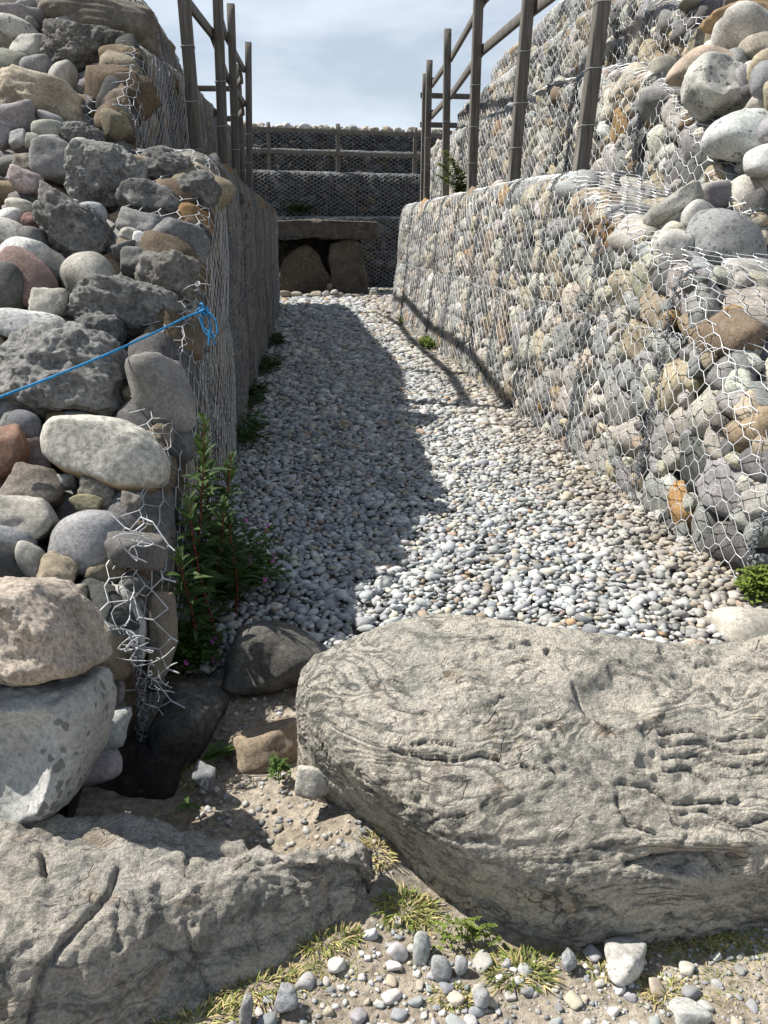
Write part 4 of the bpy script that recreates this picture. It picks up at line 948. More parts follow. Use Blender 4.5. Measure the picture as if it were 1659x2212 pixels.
# rocks lying in the gap between the kerbstones and the gravel
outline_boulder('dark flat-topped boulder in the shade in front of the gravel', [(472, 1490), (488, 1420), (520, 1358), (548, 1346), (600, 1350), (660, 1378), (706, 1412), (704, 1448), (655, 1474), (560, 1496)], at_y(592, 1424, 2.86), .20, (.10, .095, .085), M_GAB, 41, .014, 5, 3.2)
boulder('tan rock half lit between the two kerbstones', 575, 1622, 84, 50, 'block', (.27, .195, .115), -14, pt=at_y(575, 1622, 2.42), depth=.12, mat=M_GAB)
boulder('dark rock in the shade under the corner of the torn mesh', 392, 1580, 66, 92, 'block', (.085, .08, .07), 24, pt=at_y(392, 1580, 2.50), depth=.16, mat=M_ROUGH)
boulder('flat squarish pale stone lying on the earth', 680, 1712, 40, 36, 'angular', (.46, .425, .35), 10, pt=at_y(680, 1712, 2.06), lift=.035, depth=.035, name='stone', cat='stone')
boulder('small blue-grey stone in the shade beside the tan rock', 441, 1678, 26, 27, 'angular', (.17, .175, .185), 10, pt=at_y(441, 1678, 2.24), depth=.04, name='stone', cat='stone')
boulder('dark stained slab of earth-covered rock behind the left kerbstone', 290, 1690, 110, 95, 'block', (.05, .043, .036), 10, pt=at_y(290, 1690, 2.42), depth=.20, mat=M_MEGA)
# stones stacked inside the open end of the left mesh
for lab, u, v, hw, hh, col in (('tan stone deep inside the open end of the left mesh', 300, 1460, 52, 40, (.11, .10, .085)), ('brown upright stone behind the wire corner', 352, 1370, 22, 95, (.17, .14, .10)), ('shaded grey stone inside the torn mesh near its top', 290, 1190, 62, 42, (.13, .12, .11))):  # deep tan stone's colour darkened to stand in for the hollow's shade
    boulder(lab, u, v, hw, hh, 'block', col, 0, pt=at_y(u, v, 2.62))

# ------------------------------------------------------------------ dolmen
def megalith(label, V, F, col, loc):
    o = link('standing_stone' if 'support' in label else 'capstone', mesh_np('megalith', V, F), M_MEGA, loc=loc, color=col); tag(o, label, 'megalith'); return o
def mega(label, outline, y0, y1, col, sd):  # noqa
    """outline in pixels at the front plane, given real depth, rounded and weathered"""
    P = np.array([at_y(u, v, y0)[[0, 2]] for u, v in outline]); Lp = np.vstack([P, P[:1]]); dl = np.concatenate([[0], np.cumsum(np.linalg.norm(np.diff(Lp, axis=0), axis=1))]); tq = np.linspace(0, dl[-1], 240, endpoint=False); P = np.stack([np.interp(tq, dl, Lp[:, j]) for j in (0, 1)], 1); c = (P.min(0) + P.max(0)) / 2
    D, F = ico(5); ang = np.arctan2(D[:, 2], D[:, 0]); pa = np.arctan2(P[:, 1] - c[1], P[:, 0] - c[0]); pr = np.hypot(P[:, 0] - c[0], P[:, 1] - c[1])
    o = np.argsort(pa); R = np.interp(ang, np.concatenate([pa[o] - 2 * pi, pa[o], pa[o] + 2 * pi]), np.tile(pr[o], 3))
    rad = np.sqrt(D[:, 0] ** 2 + D[:, 2] ** 2); k = (1 - (1 - rad) ** 2.6) ** .5; k = np.clip(k, 0, 1)
    yy = np.sign(D[:, 1]) * (1 - rad ** 5) ** .35
    V = np.stack([np.cos(ang) * R * k, yy * (y1 - y0) / 2, np.sin(ang) * R * k], 1)
    V = V + D * (.075 * fbm(V * 2.2, 4, sd) + .045 * fbm(V * 8, 4, sd))[:, None]
    return megalith(label, V, F, col, (c[0], (y0 + y1) / 2, c[1]))
mega('long dark capstone roofing the dolmen', [(560, 477), (600, 476), (680, 474), (760, 477), (822, 478), (826, 500), (818, 519), (770, 518), (720, 516), (650, 512), (600, 514), (545, 516)], 22.0, 24.2, (.085, .075, .065), 5)
mega('broad pointed support stone of the dolmen on the left', [(590, 642), (612, 560), (628, 545), (652, 529), (664, 527), (680, 545), (700, 575), (716, 602), (722, 625), (720, 648), (660, 652), (600, 650)], 22.15, 22.6, (.09, .072, .055), 6)
mega('upright support stone of the dolmen on the right with a white lichen streak', [(716, 640), (714, 600), (708, 560), (716, 530), (735, 519), (770, 518), (784, 535), (788, 570), (794, 600), (796, 640), (790, 648), (740, 650)], 22.1, 22.7, (.095, .082, .066), 7)
mega('inner support stone at the back, blackened for the shade inside the dolmen', [(560, 645), (560, 522), (700, 516), (780, 518), (784, 645)], 22.9, 23.3, (.03, .028, .025), 8)  # near-black colour close behind the opening paints the shade inside
for i, (u, v, hw, hh, c) in enumerate([(617, 643, 12, 7, 'tan'), (640, 644, 13, 8, 'tan'), (662, 646, 9, 5, 'pale'), (682, 643, 13, 8, 'tan'), (704, 643, 10, 8, 'grey'), (722, 639, 9, 6, 'pale'), (732, 646, 10, 6, 'tan'), (752, 648, 9, 5, 'pale'), (768, 647, 10, 4, 'tan'), (712, 628, 6, 8, 'brown')]):
    boulder(f'{ORD[i]} cobble from the left in the row before the dolmen' if i < 9 else 'small brown stone wedged between the dolmen supports', u, v, hw, hh, 'cobble', c, 0, pt=at_y(u, v - 3, 21.3 if i < 9 else 21.95), lift=.05, name='stone', cat='stone', group='cobbles before the dolmen' if i < 9 else None, seed=40 + i)
boulder('lone pale block on the gravel right of the dolmen', 808, 641, 9, 7, 'angular', 'cream', 0, pt=at_y(808, 638, 21.2), lift=.04, name='stone', cat='stone')

# ------------------------------------------------------------------ timber fences
def fence(label, posts, rails, loc):
    root = empty('timber_fence', loc, label, 'fence'); L = np.array(loc)
    for (x, y, z0, x1, y1, z1, w) in posts:
        V, F = bar(np.array([x, y, z0]) - L, np.array([x1, y1, z1]) - L, w, w); link('post', mesh_np('post', V, F, False), M_WOOD, parent=root)
        for zz in (z0 + .35, z0 + .75, z0 + 1.2):
            if zz < z1:
                f = (zz - z0) / (z1 - z0); c = np.array([x, y, z0]) * (1 - f) + np.array([x1, y1, z1]) * f
                a = w / 2 + .006; ring = [c + [-a, -a, 0] - L, c + [a, -a, .008] - L, c + [a, a, 0] - L, c + [-a, a, -.006] - L, c + [-a, -a, 0] - L]
                V, F = tubes(ring[:-1], ring[1:], .003, sides=4); link('tie_wire', mesh_np('tie_wire', V, F), M_WIRE, parent=root)
    for a, b, h in rails:
        V, F = bar(np.array(a) - L, np.array(b) - L, .045, h)
        link('rail', mesh_np('rail', V, F, False), M_WOOD, parent=root)
RP = [(2.32, 7.1, 2.42, 7.1), (2.26, 9.0, 2.32, 9.0), (2.25, 11.0, 2.26, 11.0), (2.54, 14.5, 2.53, 14.5), (2.62, 17.0, 2.63, 17.0), (2.76, 18.4, 2.77, 18.4)]
posts = [(x, y, 1.97, x + (x1 - x) * 1.8, y1, 4.46, .105) for x, y, x1, y1 in RP]
def fx(i, z): p = posts[i]; f = (z - p[2]) / (p[5] - p[2]); return p[0] + (p[3] - p[0]) * f
rails = []
for z in (4.09, 3.56):
    for i in range(4): 
        rails.append(((fx(i, z) + .078, posts[i][1] - .05, z + .012 * (i % 2)), (fx(i + 1, z) + .078, posts[i + 1][1] + .12, z - .01), .10))
    rails.append(((2.70, 16.9, z + .03), (2.83, 18.5, z + .03), .10)); rails.append(((2.70, 18.48, z), (4.6, 18.6, z), .10))
fence('weathered timber fence standing on the sunlit right wall', posts, rails, (2.4, 11, 2))
LP = [(-.80, 8.7), (-.70, 10.6), (-.72, 13.5), (-.64, 16.0), (-.82, 18.0)]
posts = [(x, y, 1.9, x - [.06, -.05, -.05, -.1, 0][i], y, 4.50, .108) for i, (x, y) in enumerate(LP)]
rails = []
for z in (4.1, 3.58):
    for i in range(3): rails.append(((fx(i, z) - .078, posts[i][1] - .06, z), (fx(i + 1, z) - .078, posts[i + 1][1] + .1, z + .01), .10))
    rails.append(((-.69, 15.9, z + .02), (-.72, 17.2, z), .10)); rails.append(((-.72, 17.0, z + .015), (-.90, 18.05, z - .01), .10)); rails.append(((-.80, 18.08, z), (-2.6, 18.2, z), .10))
fence('weathered timber fence standing on the shaded left wall', posts, rails, (-.7, 13, 2))
posts = [(-.46, 25.5, 1.9, -.42, 25.5, 4.34, .10), (1.43, 25.5, 1.88, 1.46, 25.5, 4.32, .11), (-2.4, 25.5, 1.9, -2.4, 25.5, 4.36, .1), (3.55, 25.5, 1.88, 3.6, 25.5, 4.25, .1), (5.3, 25.5, 1.88, 5.3, 25.5, 4.2, .1)]
rails = []
xs = [-2.4, -.43, 1.45, 3.58, 5.3]
for z0 in (4.17, 3.62):
    for i in range(4): rails.append(((xs[i] - .05, 25.42 + .05 * 0, z0 - .022 * (xs[i] + 1)), (xs[i + 1] + .02, 25.43, z0 - .022 * (xs[i + 1] + 1)), .11))
fence('weathered timber fence in front of the dark back wall', posts, rails, (1.4, 25.5, 1.9))

# ------------------------------------------------------------------ blue rope and torn wire
k0 = at_y(438, 672, 4.05)
pts = [at_y(-60, 885, 3.05)] + [at_y(u, v, y) for u, v, y in ((0, 858, 3.1), (120, 812, 3.24), (240, 762, 3.42), (340, 716, 3.66), (400, 686, 3.9))] + [k0]
pts = np.array(pts); t = np.linspace(0, len(pts) - 1, 260); Pm = np.stack([np.interp(t, range(len(pts)), pts[:, k]) for k in range(3)], 1)
for _ in range(30): Pm[1:-1] = .5 * Pm[1:-1] + .25 * (Pm[:-2] + Pm[2:])
root = empty('rope', tuple(pts[3]), 'thin blue rope tied to the wire corner across the left heap', 'rope'); L0 = np.array(root.location)
T = np.gradient(Pm, axis=0); T /= np.linalg.norm(T, axis=1)[:, None]; u_ = np.cross(T, [0, 0, 1.0]); u_ /= np.linalg.norm(u_, axis=1)[:, None]; v_ = np.cross(T, u_)
parts = []
Pd = np.stack([np.interp(np.linspace(0, 259, 1000), range(260), Pm[:, k]) for k in range(3)], 1); ud = np.stack([np.interp(np.linspace(0, 259, 1000), range(260), u_[:, k]) for k in range(3)], 1); vd_ = np.stack([np.interp(np.linspace(0, 259, 1000), range(260), v_[:, k]) for k in range(3)], 1)
for q in range(3):
    ph = np.linspace(0, 62 * 2 * pi, 1000) + q * 2 * pi / 3
    parts.append(polyline_tube(Pd + .0026 * (ud * np.cos(ph)[:, None] + vd_ * np.sin(ph)[:, None]) - L0, .0029, 5))
V, F = join(parts); link('cord', mesh_np('cord', V, F), M_ROPE, parent=root)
rr = np.random.default_rng(3); parts = []
for q in range(7):
    tt = np.linspace(0, 2 * pi, 26); a = rr.normal(size=3); a /= np.linalg.norm(a); b = np.cross(a, rr.normal(size=3)); b /= np.linalg.norm(b); rad = rr.uniform(.010, .019)
    parts.append(polyline_tube(k0 + (np.outer(np.cos(tt), a) + np.outer(np.sin(tt), b)) * rad + rr.normal(0, .006, 3) - L0, .0045, 5))
for q in range(5):
    tt = np.linspace(0, 1, 14)[:, None]; e = np.array([.05 + rr.normal(0, .012), -.05, -.10 - rr.uniform(0, .03)])
    parts.append(polyline_tube(k0 + tt * e + np.array([.02, 0, .02]) * np.sin(tt * 3 + q) - L0 + rr.normal(0, .004, 3), .004, 5))
V, F = join(parts); link('knot', mesh_np('knot', V, F), M_ROPE, parent=root)

def hexpatch(fn, n_u, n_v, keep, r, rad):
    a, b, h = .036, .041, .046; pit = a + b; E0, E1, R = [], [], []
    for j in range(n_v):
        for k in range(n_u):
            c = (2 * k + j % 2) * pit
            for (s0, w0, s1, w1, f) in ((c - a / 2, j * h, c + a / 2, j * h, 1.5), (c + a / 2, j * h, c + pit - a / 2, (j + 1) * h, 1), (c + a / 2, j * h, c + pit - a / 2, (j - 1) * h, 1)):
                if not keep((s0 + s1) / 2, (w0 + w1) / 2) or r.random() < .06: continue
                E0.append(fn(s0, w0)); E1.append(fn(s1, w1)); R.append(rad * f)
    return tubes(np.array(E0), np.array(E1), np.array(R), sides=4)
rw = np.random.default_rng(12)
torn = empty('torn_wire_mesh', tuple(at_y(330, 1500, 2.42)), 'torn loose wire mesh curling over the open end of the left wall', 'wire mesh'); L0 = np.array(torn.location)
def end_fn(s, w):   # sheet folded round the corner: from the wall corner leftwards across the open end
    x = -.40 - s; y = 2.42 + .45 * s + .5 * max(0, w - .1) + .03 * sin(s * 14 + w * 9)
    z = .03 + w + .03 * sin(s * 11)
    return np.array([x + .012 * sin(w * 23 + s * 40), y, z])
V, F = hexpatch(end_fn, 3, 14, lambda s, w: -.02 < s < .27 - .12 * w and 0 < w < .62, rw, .0023); V = V - L0
link('mesh_sheet', mesh_np('mesh_sheet', V, F), M_WIRE_MID, parent=torn)
parts = []
for (u, v, n, sp) in ((268, 1392, 12, .05), (300, 1395, 10, .045), (285, 1172, 9, .035), (305, 1185, 6, .03), (338, 1480, 9, .03), (344, 1440, 7, .03), (318, 1410, 6, .04), (432, 622, 7, .03)):
    c = at_y(u, v, 2.40 if v > 1000 else 4.2)
    for q in range((n + 1) // 2):
        m = 22; tt = np.linspace(0, rr.uniform(2.0, 6.0), m); a = rr.normal(size=3); a /= np.linalg.norm(a); b = np.cross(a, rr.normal(size=3)); b /= np.linalg.norm(b)
        drift = rr.normal(0, 1, 3) * sp * np.array([1.6, .6, 1.0]); rad = sp * rr.uniform(.25, .75)
        PP = c + rr.normal(0, sp * .5, 3) + (np.outer(np.cos(tt), a) + np.outer(np.sin(tt), b)) * rad + np.linspace(-.5, .5, m)[:, None] * drift
        parts.append(polyline_tube(PP - L0, .0020, 4))
    V, F = join(parts); link('wire_tangle', mesh_np('wire_tangle', V, F), M_WIRE_MID, parent=torn); parts = []
# loose net lying on the slope below the near end of the left tier
torn2 = empty('torn_wire_mesh', tuple(at_y(270, 270, 6.6)), 'loose end of wire net among stones below the left tier', 'wire mesh'); L0 = np.array(torn2.location)
def slope_fn(s, w): return np.array([-1.02 - s, 6.15 + .5 * w + .2 * s, 2.02 + .62 * w + .03 * sin(s * 9 + w * 5)])
V, F = hexpatch(slope_fn, 5, 16, lambda s, w: 0 < s < .5 - .35 * w and 0 < w < .66, rw, .0025); link('mesh_sheet', mesh_np('mesh_sheet', V - L0, F), M_WIRE, parent=torn2)

# ------------------------------------------------------------------ loose stones on the dirt in front
def front_stones():
    r = np.random.default_rng(77); lib = []
    for i in range(12):
        V, F = rock_unit(700 + i, 3, [5, 9, 14, 20][i % 4], 10, .1, 1.5); me = mesh_np('stone', V, F); me.materials.append(M_PEBO); lib.append(me)
    cols = [(.36, .36, .345), (.30, .305, .31), (.42, .405, .37), (.24, .245, .25), (.40, .35, .28), (.46, .45, .42)]
    n = 0; P = []
    def ok(x, y):                                            # keep clear of both kerbstones
        yr = 1.60 if x < 1.0 else 1.60 + .25 * (x - 1); yl = np.interp(x, [-1.5, -.45, 0, .12, .13], [.95, 1.40, 1.60, 1.66, 1.66])
        if x > .30: return y < yr - .03
        if x > .14: return y < 2.0 - (x - .14) * 2.2
        return y < yl - .03
    while n < 150:
        u = r.uniform(300, 1680); v = 2000 + 260 * r.random() ** .7
        if r.random() < .55: u = r.normal(820, 190)
        p = at_z(u, v, -.11); x, y = p[0], p[1]
        if not ok(x, y): continue
        s = .006 + .016 * r.random() ** 1.6
        if any((x - a) ** 2 + (y - b) ** 2 < ((s + c) * .95) ** 2 for a, b, c in P): continue
        P.append((x, y, s)); n += 1
        o = link('stone', lib[int(r.integers(0, 12))], parent=ground, loc=(x, y, float(ground_z(np.array([x]), np.array([y]))[0]) + s * .25), color=jitter(cols[int(r.integers(0, 6))], .15, r))
        o.scale = (s * r.uniform(1, 1.4), s * r.uniform(.8, 1.1), s * r.uniform(.6, .85)); o.rotation_euler = (r.normal(0, .25), r.normal(0, .25), r.uniform(0, 6.3))
    # grit: far too small to count
    m = 5200; u = r.uniform(-50, 1710, m); v = 1480 + 760 * r.random(m); Q = np.array([at_z(a, b, -.10) for a, b in zip(u, v)])
    gap = (Q[:, 0] > -.35) & (Q[:, 0] < .22) & (Q[:, 1] > 1.9) & (Q[:, 1] < 2.85)
    kp = np.array([ok(a, b) for a, b in Q[:, :2]]) | gap; Q = Q[kp]; gp = gap[kp]; m = len(Q)
    s = (.0022 + .005 * r.random(m) ** 2.2) * np.where(gp, 1.5, 1); Q[:, 2] = ground_z(Q[:, 0], Q[:, 1]) + s * .3
    dims = np.stack([s * r.uniform(1, 1.5, m), s, s * .7], 1); C = np.array(cols)[r.integers(0, 6, m)] * r.uniform(.75, 1.15, (m, 1))
    V, F, c = scatter_mesh(Q, dims, [ico(1)] + [rock_unit(730 + i, 1, 7, 8, .12, 1.5) for i in range(4)], C, r)
    stuff(link('grit', mesh_np('grit', V, F, False, c), M_PEB, parent=ground))
front_stones()
for lab, u, v, hw, hh, kind, col, rot, dep in (
  ('smooth green-grey oval stone standing out in the foreground', 911, 2054, 20, 39, 'egg', (.34, .37, .34), 4, .022), ('round grey pebble right of the green oval stone', 953, 2092, 22, 26, 'egg', (.30, .305, .30), -8, .02),
  ('pale grey pebble two right of the green oval stone', 996, 2086, 15, 22, 'egg', (.37, .37, .365), 10, .016), ('pale two-lobed stone on the dirt at the lower right', 1352, 2085, 40, 30, 'block', (.47, .45, .40), 10, .05),
  ('flat pale stone under the two-lobed stone at the lower right', 1362, 2062, 36, 24, 'block', (.44, .42, .37), -5, .04), ('whitish stone at the bottom edge on the right', 1490, 2190, 38, 22, 'block', (.42, .42, .38), 12, .04),
  ('angular grey stone in the gap between the kerbstones', 835, 1935, 22, 20, 'angular', (.33, .335, .33), 0, .02), ('small dark stone left of the two-lobed stone', 1230, 2075, 16, 20, 'angular', (.26, .27, .285), 0, .02),
  ('grey stone below the grass tuft', 1040, 2155, 18, 19, 'cobble', (.33, .33, .325), 0, .02), ('flat blue-grey stone lying in the lower left gravel', 620, 2160, 24, 26, 'angular', (.29, .30, .315), 18, .02), ('tall flat stone at the bottom edge in dry grass', 530, 2190, 15, 34, 'block', (.30, .30, .28), 5, .02)):
    p = at_z(u, v, -.085); boulder(lab, u, v, hw, hh, kind, col, rot, pt=p, depth=dep, name='stone', cat='stone')

# ------------------------------------------------------------------ plants
def leaves(bases, dirs, length, width, r, curl=.25, nseg=3):
    """folded leaf blades: (n,3) bases and directions"""
    n = len(bases); d = dirs / np.linalg.norm(dirs, axis=1)[:, None]
    ref = np.tile([0, 0, 1.0], (n, 1)) + r.normal(0, .35, (n, 3)); s = np.cross(d, ref); s /= np.linalg.norm(s, axis=1)[:, None]; up = np.cross(s, d)
    length = np.broadcast_to(length, (n,)); width = np.broadcast_to(width, (n,))
    V = []; fr = np.linspace(0, 1, nseg + 1); prof_ = np.sin(pi * np.clip(fr * .88 + .1, 0, 1)); prof_[-1] = .02
    for f, w in zip(fr, prof_):
        c = bases + d * (length * f)[:, None] - np.array([0, 0, 1.0]) * (curl * length * f * f)[:, None]
        V += [c - s * (width * w / 2)[:, None] + up * (width * w * .15)[:, None], c, c + s * (width * w / 2)[:, None] + up * (width * w * .15)[:, None]]
    V = np.stack(V, 1); m = V.shape[1]; F = []
    for i in range(nseg):
        o = i * 3; F += [[o, o + 1, o + 4, o + 3], [o + 1, o + 2, o + 5, o + 4]]
    F = (np.array(F)[None] + (np.arange(n) * m)[:, None, None]).reshape(-1, 4)
    return V.reshape(-1, 3), F
def willowherb(label, stems, seed):
    r = np.random.default_rng(seed); loc = np.array(stems[0][0]); root = empty('willowherb', tuple(loc), label, 'plant'); st, lf = [], []
    for base, top in stems:
        base, top = np.array(base), np.array(top); H = np.linalg.norm(top - base); m = 12; t = np.linspace(0, 1, m)[:, None]
        P = base + (top - base) * t + .02 * np.sin(t * 3 + r.uniform(0, 6)) * np.array([1, .4, 0]); st.append(polyline_tube(P - loc, np.linspace(.006, .0018, m), 5))
        n = int(92 * H / .8); f = .12 + .88 * np.linspace(0, 1, n) ** .85; B = np.stack([np.interp(f, t[:, 0], P[:, k]) for k in range(3)], 1)
        a = np.arange(n) * 2.4 + r.uniform(0, 6); el = np.where(f > .8, 1.1, .45) + r.normal(0, .15, n)
        Dr = np.stack([np.cos(a) * np.cos(el), np.sin(a) * np.cos(el), np.sin(el)], 1); L = np.interp(f, [0, .3, .8, 1], [.10, .125, .10, .05]) * r.uniform(.8, 1.2, n)
        lf.append(leaves(B - loc, Dr, L, L * .21, r, .30))
    V, F = join(st); link('stem', mesh_np('stem', V, F), M_STEM, parent=root)
    V, F = join(lf); link('foliage', mesh_np('foliage', V, F), M_LEAF, parent=root)
def geranium(label, centre, rad, height, n, nfl, seed, mat=M_HERB, name='herb_robert', lsize=.020, fl=True):
    r = np.random.default_rng(seed); loc = np.array(centre); root = empty(name, tuple(loc), label, 'plant'); st, lf = [], []; B, Dr = [], []; tips = []
    for i in range(n):
        a = r.uniform(0, 2 * pi); k = sqrt(r.random()); tip = np.array([cos(a) * k * rad[0], sin(a) * k * rad[1], height * (r.uniform(.25, 1.0)) * (1 - .35 * k * k)])
        b0 = tip * np.array([.25, .25, 0]); t = np.linspace(0, 1, 6)[:, None]; P = b0 + (tip - b0) * t + np.array([0, 0, .04]) * np.sin(t * pi)
        if i % 2 == 0: st.append(polyline_tube(P, .0013, 3))
        tips.append(tip)
        for q in range(4):
            c = P[r.integers(2, 6)] + r.normal(0, .012, 3)
            for w in range(5):                                # palmate leaf: five lobes
                an = w * 1.1 + r.uniform(-.2, .2); B.append(c); Dr.append([cos(an + a), sin(an + a), r.uniform(.0, .5)])
    V, F = leaves(np.array(B), np.array(Dr), r.uniform(.7, 1.4, len(B)) * lsize, lsize * .62, r, .2, 2)
    link('foliage', mesh_np('foliage', V, F), mat, parent=root)
    V, F = join(st); link('stem', mesh_np('stem', V, F), M_GSTEM, parent=root)
    if fl and nfl:
        tips = np.array(tips); ix = r.choice(len(tips), nfl, replace=False)
        for i in ix:
            c = tips[i] + np.array([0, -.01, .025]); a = np.arange(5) * 2 * pi / 5 + r.uniform(0, 1); nrm = np.array([r.normal(0, .4), -.8, .6]); nrm /= np.linalg.norm(nrm); x = np.cross(nrm, [0, 0, 1]); x /= np.linalg.norm(x); y = np.cross(nrm, x)
            V, F = leaves(np.tile(c, (5, 1)), np.cos(a)[:, None] * x + np.sin(a)[:, None] * y, .014, .010, r, .0, 2); link('flower', mesh_np('flower', V, F), M_PINK, parent=root)
wb = lambda u, v, y: at_y(u, v, y)
willowherb('tall leafy red-stemmed plant against the left wire corner', [(at_z(432, 1368, 0), wb(428, 905, 3.05)), (at_z(470, 1385, 0), wb(412, 1075, 2.95)), (at_z(482, 1300, 0), wb(490, 985, 3.2)), (at_z(468, 1290, 0), wb(452, 960, 3.25)), (at_z(415, 1420, 0), wb(396, 1190, 2.8)), (at_z(500, 1330, 0), wb(505, 1130, 3.15)), (at_z(450, 1330, 0), wb(475, 1090, 3.1))], 5)
geranium('sprawling green herb with small pink flowers over the shaded gravel', at_z(505, 1290, 0), (.26, .26), .36, 230, 26, 6, lsize=.021)
geranium('low flowering herb at the foot of the torn mesh', at_z(412, 1440, -.02), (.13, .13), .18, 180, 6, 7, lsize=.018)
geranium('pink-flowered herb behind the tall red-stemmed plant', at_z(535, 960, 0), (.20, .35), .30, 90, 6, 8, lsize=.026)
for i, (u, v, h, lab) in enumerate([(545, 870, .22, 'nearest'), (572, 800, .26, 'middle'), (592, 745, .24, 'farthest')]):
    geranium(f'{lab} of three dark weeds along the foot of the shaded left wall', at_z(u + 4, v, 0), (.16, .8), h * .7, 70, 0, 30 + i, mat=M_LEAF, lsize=.034, fl=False, name='weed')
for i, (u, v, sz, h, lab) in enumerate([(925, 752, (.12, .45), .16, 'yellow-green weed at the foot of the sunlit wall nearer the camera'), (878, 703, (.16, .7), .22, 'yellow-green weed at the foot of the sunlit wall farther back')]):
    geranium(lab, at_z(u, v, 0), sz, h, 110, 0, 40 + i, mat=M_WEED, lsize=.03, fl=False, name='weed')
geranium('bushy yellow-green weed at the right edge by the end of the mesh', at_z(1652, 1300, 0), (.13, .13), .17, 150, 0, 44, mat=M_WEED, lsize=.020, fl=False, name='weed')
geranium('small moss-green weed on the terrace beside the right fence post', (2.5, 12.4, 2.0), (.12, .5), .18, 60, 0, 45, mat=M_WEED, lsize=.03, fl=False, name='weed')
geranium('dark green weed on the ledge of the back wall', at_y(645, 462, 25.1), (.5, .15), .35, 90, 0, 46, lsize=.05, fl=False, name='weed')
def fern(label, base, top, seed):
    r = np.random.default_rng(seed); base, top = np.array(base), np.array(top); root = empty('bushy_weed', tuple(base), label, 'plant'); lf, st = [], []
    for q in range(5):
        tip = top + r.normal(0, .07, 3) * (1 if q else 0) - np.array([0, 0, .12 * q]); t = np.linspace(0, 1, 10)[:, None]; P = (tip - base) * t + np.array([-.05, 0, 0]) * t * t
        st.append(polyline_tube(P, .005, 4)); n = 70; f = np.linspace(.15, 1, n); B = np.stack([np.interp(f, t[:, 0], P[:, k]) for k in range(3)], 1); a = np.arange(n) * 2.4
        lf.append(leaves(B, np.stack([np.cos(a), np.sin(a), np.full(n, .35)], 1), np.interp(f, [.15, 1], [.16, .06]), .035, r, .3))
    V, F = join(lf); link('foliage', mesh_np('foliage', V, F), M_WEED, parent=root); V, F = join(st); link('stem', mesh_np('stem', V, F), M_GSTEM, parent=root)
fern('tall fluffy green weed growing between the right fence posts', (2.50, 12.4, 2.0), at_y(968, 325, 12.3), 9)
def tuft(label, u, v, n, L, spread, dry, seed, z=-.10):
    r = np.random.default_rng(seed); loc = at_z(u, v, z); loc[2] = float(ground_z(np.array([loc[0]]), np.array([loc[1]]))[0]) - .004; root = empty('grass_tuft', tuple(loc), label, 'grass')
    for nm, m, k in (('green_blades', M_GRASS, 1 - dry), ('dry_blades', M_DRY, dry)):
        c = int(n * k * 1.5)
        if c < 5: continue
        a = r.uniform(0, 2 * pi, c); q = np.sqrt(r.random(c)); B = np.stack([np.cos(a) * q * spread[0], np.sin(a) * q * spread[1], np.zeros(c)], 1)
        B[:, 2] = ground_z(B[:, 0] + loc[0], B[:, 1] + loc[1]) - loc[2]
        D = np.stack([np.cos(a) * .7 + r.normal(0, .4, c), np.sin(a) * .7 + r.normal(0, .4, c), r.uniform(.35, 1.3, c)], 1)
        V, F = leaves(B, D, L * .85 * r.uniform(.3, 1.2, c), .0034, r, .5, 3); link(nm, mesh_np(nm, V, F), m, parent=root)
tuft('green grass tuft in the gap below the kerbstones', 880, 1975, 260, .060, (.07, .05), .35, 1)
tuft('broad-bladed grass tuft at the foot of the big kerbstone', 1120, 2095, 240, .062, (.075, .05), .35, 2)
tuft('dry grass tuft between the two kerbstones', 815, 1885, 130, .05, (.05, .05), .85, 3)
tuft('grass tuft at the foot of the right end of the left kerbstone', 705, 2035, 220, .055, (.09, .03), .45, 4)
tuft('dry grass along the foot of the left kerbstone', 545, 2120, 330, .05, (.13, .05), .6, 5)
tuft('dark grass tuft in the shade behind the left kerbstone', 405, 1650, 120, .08, (.06, .06), .45, 6, -.05)
tuft('sunlit grass patch at the foot of the big kerbstone on the right', 1480, 2010, 320, .035, (.14, .06), .45, 7)
tuft('grass patch at the right edge below the big kerbstone', 1620, 1990, 280, .035, (.12, .07), .55, 8)
tuft('small dry tuft at the bottom edge in the middle', 980, 2150, 100, .035, (.05, .03), .6, 9)
tuft('small dry tuft right of the two-lobed stone', 1440, 2130, 110, .045, (.06, .04), .8, 10)
tuft('grass tuft growing through pebbles at the bottom left', 430, 2190, 240, .05, (.10, .04), .55, 11)
tuft('small tuft beside the two-lobed stone', 1300, 2090, 60, .04, (.03, .025), .4, 12)
geranium('clump of small broad leaves at the foot of the big kerbstone', at_z(1000, 2035, -.10), (.11, .022), .018, 22, 0, 51, mat=M_WEED, lsize=.009, fl=False, name='weed')
geranium('little green weed on the earth beside the flat pale stone', at_z(600, 1680, -.04), (.035, .035), .03, 14, 0, 52, lsize=.011, fl=False, name='weed')
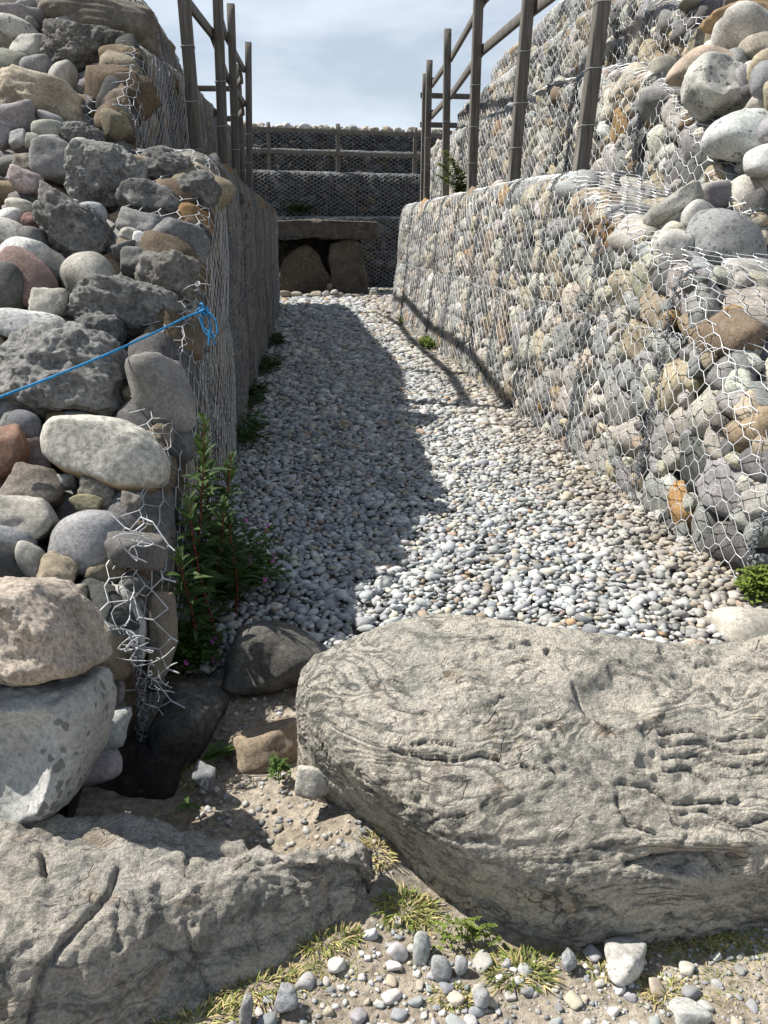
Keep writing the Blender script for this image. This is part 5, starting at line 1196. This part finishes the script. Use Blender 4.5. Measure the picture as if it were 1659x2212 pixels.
# dandelion-like leaves in the shaded gap
def rosette(label, u, v, n, L, seed, z=-.05, dirs=None):
    r = np.random.default_rng(seed); loc = at_z(u, v, z); root = tag(link('leaf_rosette', None, loc=tuple(loc)), label, 'plant')
    a = r.uniform(0, 2 * pi, n) if dirs is None else np.array(dirs) + r.normal(0, .15, n); D = np.stack([np.cos(a), np.sin(a), r.uniform(.1, .6, n)], 1)
    V, F = leaves(np.zeros((n, 3)), D, L * r.uniform(.6, 1.1, n), L * .22, r, .35, 5); link('foliage', mesh_np('foliage', V, F), M_HERB, parent=root)
rosette('long green dandelion leaves in the shade beside the tan rock', 440, 1640, 7, .13, 61, -.03, [.4, .5, .6, .3, .7, .2, .9])
rosette('dark leaf rosette behind the left kerbstone', 405, 1735, 6, .06, 62)
# scattered short turf between the stones
def turf():
    r = np.random.default_rng(90); B = []
    for u, v, su, sv, n in ((1250, 2060, 160, 14, 420), (1560, 2030, 130, 40, 1100), (1500, 2120, 150, 50, 500), (640, 2090, 120, 45, 900), (900, 2000, 60, 30, 500), (790, 1760, 60, 90, 120), (1050, 2060, 90, 20, 220), (1000, 2160, 80, 30, 120), (620, 1660, 60, 40, 90)):
        for _ in range(n):
            p = at_z(r.normal(u, su * .6), r.normal(v, sv * .6), -.105); B.append(p)
    B = np.array(B); kp = ~((B[:, 0] > .36) & (B[:, 1] > 1.60)) & ~((B[:, 0] < .12) & (B[:, 1] > np.interp(B[:, 0], [-1.5, -.45, 0, .12], [.98, 1.42, 1.62, 1.68])) & (B[:, 1] < 1.98)); B = B[kp]
    B[:, 2] = ground_z(B[:, 0], B[:, 1]) - .002; n = len(B); a = r.uniform(0, 6.3, n); D = np.stack([np.cos(a), np.sin(a), r.uniform(.2, 1.2, n)], 1); half = r.random(n) < .5
    for nm, mk, m in (('grass', half, M_GRASS), ('dry_grass', ~half, M_DRY)):
        V, F = leaves(B[mk], D[mk], r.uniform(.010, .030, mk.sum()), .0026, r, .4, 2)
        o = stuff(link(nm, mesh_np(nm, V, F), m)); tag(o, 'short green grass scattered over the dirt' if nm == 'grass' else 'short dry straw scattered over the dirt', 'grass')
turf()
